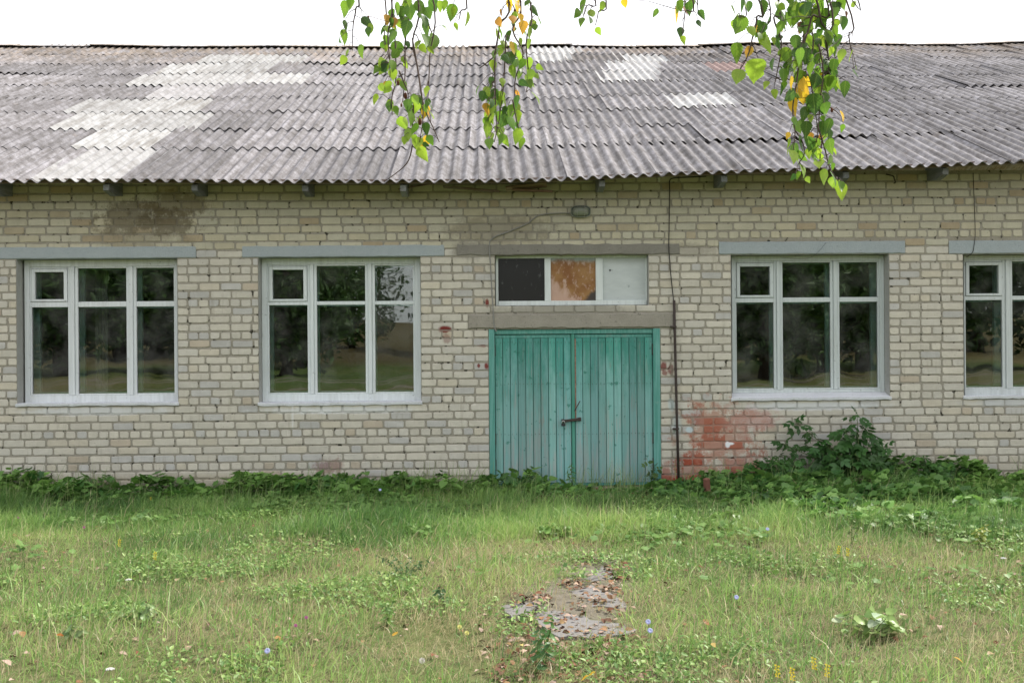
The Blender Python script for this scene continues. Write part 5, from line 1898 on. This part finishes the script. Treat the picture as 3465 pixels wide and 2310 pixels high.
# clumps of leafy weeds along the foot of the wall
for (u, v_, hh, sp_, n, colr, var, L, lab) in (
        (70, 1655, .22, .22, 7, MG, BURDOCK, .10, 'leafy green clump at the wall foot by the left edge'),
        (345, 1648, .25, .30, 9, MG, COMP, .13, 'bushy feathery weed clump below the first window'),
        (640, 1650, .20, .16, 5, MG, BURDOCK, .10, 'small leafy weed with one raised pale leaf left of the pale gap'),
        (965, 1655, .22, .26, 8, DG, BURDOCK, .10, 'dark lobed weed clump below the second window'),
        (1170, 1648, .22, .24, 8, DG, BURDOCK, .10, 'dark round-leaved weed clump under the red paint splashes'),
        (1290, 1645, .18, .25, 7, MG, BURDOCK, .09, 'low weed clump with a blue flower midway from window to door'),
        (1430, 1645, .20, .24, 7, MG, COMP, .10, 'weed clump at the wall foot near the muddy bricks'),
        (1745, 1668, .24, .26, 8, DG, BURDOCK, .17, 'burdock with broad leaves at the left foot of the teal door'),
        (2350, 1662, .13, .24, 8, DG, BURDOCK, .14, 'burdock with broad leaves right of the rusty pipe'),
        (2270, 1700, .14, .24, 7, MG, BURDOCK, .12, 'pale-leaved burdock in the grass right of the door'),
        (2620, 1725, .16, .34, 10, DG, BURDOCK, .12, 'dark leafy weed in front of the big shrub'),
        (2800, 1745, .16, .36, 11, DG, BURDOCK, .13, 'broad-leaved weed at the edge of the shade before the shrub'),
        (2960, 1735, .14, .36, 11, MG, BURDOCK, .11, 'mid green leafy weed right of the broad-leaved one'),
        (2450, 1770, .10, .26, 6, LG, BURDOCK, .12, 'light green burdock leaves at the lawn edge left of the shrub'),
        (1865, 1806, .10, .20, 9, LG, BURDOCK, .11, 'bright heart-leaved plant alone in the grass before the door'),
        (3100, 1770, .12, .3, 8, MG, COMP, .11, 'ferny green weed at the lawn edge on the right'),
        (3380, 1640, .2, .3, 8, MG, COMP, .11, 'leafy weed at the wall foot by the right edge')):
    g0 = ground_at(u, v_)
    stems = []
    for k in range(n):
        a = 6.28 * k / n + qp.uniform(-.3, .3); rr = sp_ * qp.uniform(.3, 1)
        stems.append((math.cos(a) * rr, math.sin(a) * rr * .7 - .02, hh * qp.uniform(.55, 1.05)))
    stems_plant('weed', g0, lab, 'weed', stems, 3, L, colr, var, rad=.004, petiole=.02, low=.55, lift=.5)
# pale silvery burdock on the right lawn
g0 = ground_at(2955, 2140)
st_ = [(math.cos(a) * r_, math.sin(a) * r_, h_) for a, r_, h_ in [(k * .62, .07 + .11 * qp.random(), .06 + .11 * qp.random()) for k in range(13)]]
P = stems_plant('weed', g0, 'pale sunlit burdock rosette with curled silvery leaves on the right lawn', 'weed', st_, 2, .115, (.22, .33, .10), BURDOCK, rad=.004, low=.65)
for k in range(6):
    leaf_on(P, (qp.uniform(-.22, .2), qp.uniform(-.05, .1), qp.uniform(.10, .15)), (qp.uniform(-1, 1), -.4, qp.uniform(-.2, .5)), .075, (.34, .42, .28), BURDOCK, facing=(qp.uniform(-.6, .6), -.2, .6))
for (u, v_, lab, cl, hh, n, L) in (
        (1940, 1670, 'nettle-like seedling growing in front of the door gap', MG, .36, 12, .075),
        (2215, 1610, 'thin sapling leaning out at the right door post', (.07, .13, .03), .28, 12, .08),
        (1810, 2265, 'upright dark green weed on the leaf-strewn path', DG, .26, 14, .075),
        (1845, 2235, 'taller bright weed beside the dark one on the path', MG, .30, 14, .075),
        (3330, 1850, 'yellow-green seedling in the dry grass at right', (.22, .27, .04), .2, 12, .07),
        (2880, 1850, 'stalky weed with a dark stem on the right lawn', (.10, .15, .03), .26, 8, .04),
        (1505, 2050, 'small dark upright weed left of the concrete patch', DG, .14, 8, .05),
        (230, 2200, 'grey-green leafy weed on the left lawn', (.15, .22, .08), .13, 12, .07),
        (520, 2120, 'pale leafy weed with a whitish leaf on the left lawn', (.17, .25, .09), .13, 12, .07),
        (1310, 2120, 'bright green weed tuft on the lawn left of the path', (.12, .22, .045), .14, 14, .06)):
    g0 = ground_at(u, v_)
    st_ = [(qp.uniform(-.05, .05), qp.uniform(-.05, .02), hh), (qp.uniform(-.12, .1), qp.uniform(-.08, .02), hh * .75)]
    if 'sapling' in lab:
        g0 = (W(2228, 1640).x, -.07, .0)
        st_ = [off(2185, 1548, g0, -.12), off(2215, 1575, g0, -.12), off(2200, 1600, g0, -.1)]
        n = 7
    stems_plant('seedling', g0, lab, 'weed', st_, n, L * (1.5 if 'sapling' in lab else 1), cl, COMP if 'sapling' in lab else NARROW if 'door' in lab or 'path' in lab else SIMPLE, rad=.003, petiole=.008, low=.2, lift=.6)
# dark low yarrow bush on the lawn
g0 = ground_at(1370, 1960)
stems_plant('weed', g0, 'low dark feathery bush on the lawn left of the dry patch', 'weed', [(math.cos(a) * r_, math.sin(a) * r_, h_) for a, r_, h_ in [(k * .7, .12 + .03 * (k % 6), .10 + .02 * (k % 5)) for k in range(16)]], 8, .045, (.05, .115, .03), NARROW, rad=.002, petiole=.005, low=.2)


# flowers
def flower(u, v_, kind, label, hgt, group=None):
    g = ground_at(u, v_ + 30)
    top = GP(u, v_, g[2] + hgt)
    base = (top.x + qp.uniform(-.03, .03), top.y, float(gz(top.x, top.y)))
    tp = Vector((top.x - base[0], top.y - base[1], hgt))
    P = empty('flower', base); tag(P, label, 'flower', group)
    MB().tube(spline([(0, 0, -.02), tp * .5 + Vector((.01, 0, 0)), tp], 4), .0016, 4).build('stem', STEM, P)
    col = {'chicory': (.40, .42, .72), 'yellow': (.72, .58, .06), 'white': (.72, .72, .70), 'pink': (.42, .10, .30), 'cream': (.68, .66, .25), 'seed': (.55, .52, .48)}[kind]
    if kind in ('chicory',):
        n, r = 12, .017
        m = MB()
        nrm = Vector((qp.uniform(-.3, .3), -.8, .6)).normalized(); a1 = nrm.orthogonal().normalized(); a2 = nrm.cross(a1)
        for k in range(n):
            t = 6.28 * k / n; d = a1 * math.cos(t) + a2 * math.sin(t); s = a1 * -math.sin(t) + a2 * math.cos(t)
            m.add([tp, tp + d * r * .6 + s * .003 + nrm * .003, tp + d * r + s * .002, tp + d * r - s * .002, tp + d * r * .6 - s * .003 + nrm * .003], [(0, 1, 2, 3, 4)])
        o = m.build('petals', PETAL, P); o.color = (*col, 1)
    elif kind == 'yellow':
        m = MB()
        for k in range(16):
            t = tp * (.62 + .38 * k / 15)
            a = k * 2.4
            q = t + Vector((math.cos(a), math.sin(a), .2)) * .010
            m.add([t, q + Vector((0, 0, .005)), q + Vector((math.cos(a) * .006, math.sin(a) * .006, -.002)), q - Vector((0, 0, .006))], [(0, 1, 2, 3)])
        o = m.build('blossoms', PETAL, P); o.color = (*col, 1)
    elif kind == 'white':
        m = MB()
        for k in range(22):
            a = k * 2.4; rr = .0045 * math.sqrt(k)
            c = tp + Vector((math.cos(a) * rr, math.sin(a) * rr, -.3 * rr + .002))
            m.box(c.x - .003, c.x + .003, c.y - .003, c.y + .003, c.z - .002, c.z + .002)
        o = m.build('flower_head', PETAL, P); o.color = (*col, 1)
    else:
        r = {'pink': .011, 'cream': .014, 'seed': .017}[kind]
        m = MB(); q = random.Random(int(u))
        for k in range(46):
            zc = 1 - 2 * (k + .5) / 46; a = k * 2.39996; s = math.sqrt(1 - zc * zc)
            d = Vector((math.cos(a) * s, math.sin(a) * s, zc)); w = d.orthogonal().normalized() * r * .16
            m.add([tp + d * r * .3 - w * .4, tp + d * r * .3 + w * .4, tp + d * r + w, tp + d * r - w], [(0, 1, 2, 3)])
        o = m.build('flower_head', PETAL, P); o.color = (*col, 1)


flower(904, 2186, 'chicory', 'blue chicory flower on the left lawn', .16)
flower(2193, 2094, 'chicory', 'upper of two blue chicory flowers right of the path', .2)
flower(2200, 2122, 'chicory', 'lower of two blue chicory flowers right of the path', .17)
flower(1286, 1652, 'chicory', 'pale blue flower above the weeds at the wall foot', .26)
flower(2597, 1788, 'chicory', 'blue flower at the lawn edge before the shrub', .14)
flower(2492, 2016, 'chicory', 'small violet flower on the right lawn', .12)
flower(1428, 2226, 'seed', 'dandelion seed head left of the path', .13)
flower(1555, 2115, 'cream', 'upper pale yellow flower left of the concrete', .13)
flower(1580, 2143, 'cream', 'lower pale yellow flower left of the concrete', .12)
for (u, v_, lab) in ((405, 1812, 'yellow flower spike in the left grass nearest the shade'), (525, 1862, 'yellow flower spike on the left lawn'), (2840, 1830, 'yellow toadflax by the dark-stemmed weed'), (2868, 1836, 'second yellow toadflax by the dark-stemmed weed'),
                     (2628, 2258, 'yellow toadflax at the bottom edge right of the path'), (2680, 2270, 'middle yellow toadflax at the bottom edge'), (2800, 2262, 'rightmost yellow toadflax at the bottom edge'), (2752, 2232, 'highest yellow toadflax near the bottom edge')):
    flower(u, v_, 'yellow', lab, .17)
for (u, v_, lab) in ((372, 2258, 'white flat flower head near the bottom left'), (435, 1948, 'small white flower in the left grass'), (3395, 1888, 'white flower head in the dry grass at right'), (775, 1636, 'white flower against the bricks below the second window')):
    flower(u, v_, 'white', lab, .15)
for (u, v_, lab) in ((62, 1752, 'pink clover by the left edge'), (284, 1786, 'pink clover in the shade belt on the left'), (1000, 2108, 'pink clover on the lawn left of the middle'), (1036, 2090, 'brownish pink clover head beside the pink one')):
    flower(u, v_, 'pink', lab, .13)
flower(510, 1684, 'yellow', 'yellow flower among the weeds below the first window', .1)

# fallen birch leaves lying on top of the grass
for i, (u, v_, colr, lab) in enumerate(((2015, 2288, (.70, .45, .02), 'bright yellow fallen leaf at the bottom right of the path'), (1990, 2300, (.5, .28, .06), 'orange fallen leaf beside the bright yellow one'), (3227, 2252, (.62, .36, .06), 'golden fallen leaf near the bottom right corner'),
                                       (2385, 2112, (.40, .17, .07), 'russet fallen leaf on the right lawn'), (2405, 2200, (.45, .30, .22), 'pale tan fallen leaf on the right lawn'), (600, 1982, (.52, .40, .28), 'pale brown fallen leaf on the left lawn'), (2070, 1988, (.40, .20, .12), 'curled brown fallen leaf on the path'),
                                       (1755, 2205, (.55, .42, .30), 'pale curled fallen leaf on the near path'), (930, 2196, (.5, .26, .10), 'orange-brown fallen leaf beside the blue flower'), (190, 2205, (.32, .11, .07), 'dark red fallen leaf on the left lawn'), (2160, 2255, (.5, .36, .3), 'pinkish fallen leaf on the near path'),
                                       (75, 2188, (.45, .24, .12), 'rust coloured fallen leaf at the left edge'), (3360, 2240, (.5, .36, .24), 'tan fallen leaf by the bottom right corner'), (1340, 2167, (.45, .25, .08), 'small orange fallen leaf left of the path'))):
    g = ground_at(u, v_)
    o = bpy.data.objects.new('fallen_leaf', BIRCH[i % 5]); link(o)
    o.location = (g[0], g[1], g[2] + .07)
    o.rotation_euler = (R(78) + qp.uniform(-.4, .4), qp.uniform(-.3, .3), qp.uniform(0, 6.28))
    o.scale = (.06, .06, .06); o.color = (*colr, 1)
    tag(o, lab, 'leaf', 'fallen leaves')

# broken brick standing in the weeds, rotten earth heap under the shrub
g = ground_at(2395, 1690)
m = MB(); m.box(-.032, .032, -.03, .03, -.05, .20, .008)
o = m.build('broken_brick', CHIP); o.location = (g[0], g[1], g[2] + .02); o.rotation_euler = (.1, -.16, .4)
tag(o, 'reddish brown brick end standing in the weeds right of the pipe', 'brick')
n = 420
hx, hy = W(2860, 1630).x + .02, -.85
a = rng.uniform(0, 6.28, n); rr = np.sqrt(rng.random(n))
x = hx + np.cos(a) * rr * .36; y = hy + np.sin(a) * rr * .25
z = gz(x, y) + .08 * (1 - rr ** 2) + .01
col = np.array([(.08, .055, .035), (.13, .095, .06), (.20, .155, .10), (.05, .038, .026)])[rng.integers(0, 4, n)]
scatter('wood_chips', LT[0], LT[1], x, y, z, rng.uniform(0, 6.28, n), rng.normal(0, .5, n), rng.normal(0, .5, n), rng.uniform(.04, .08, n), col.astype(np.float32), LITTER, 'brown heap of rotten bark under the shrub')
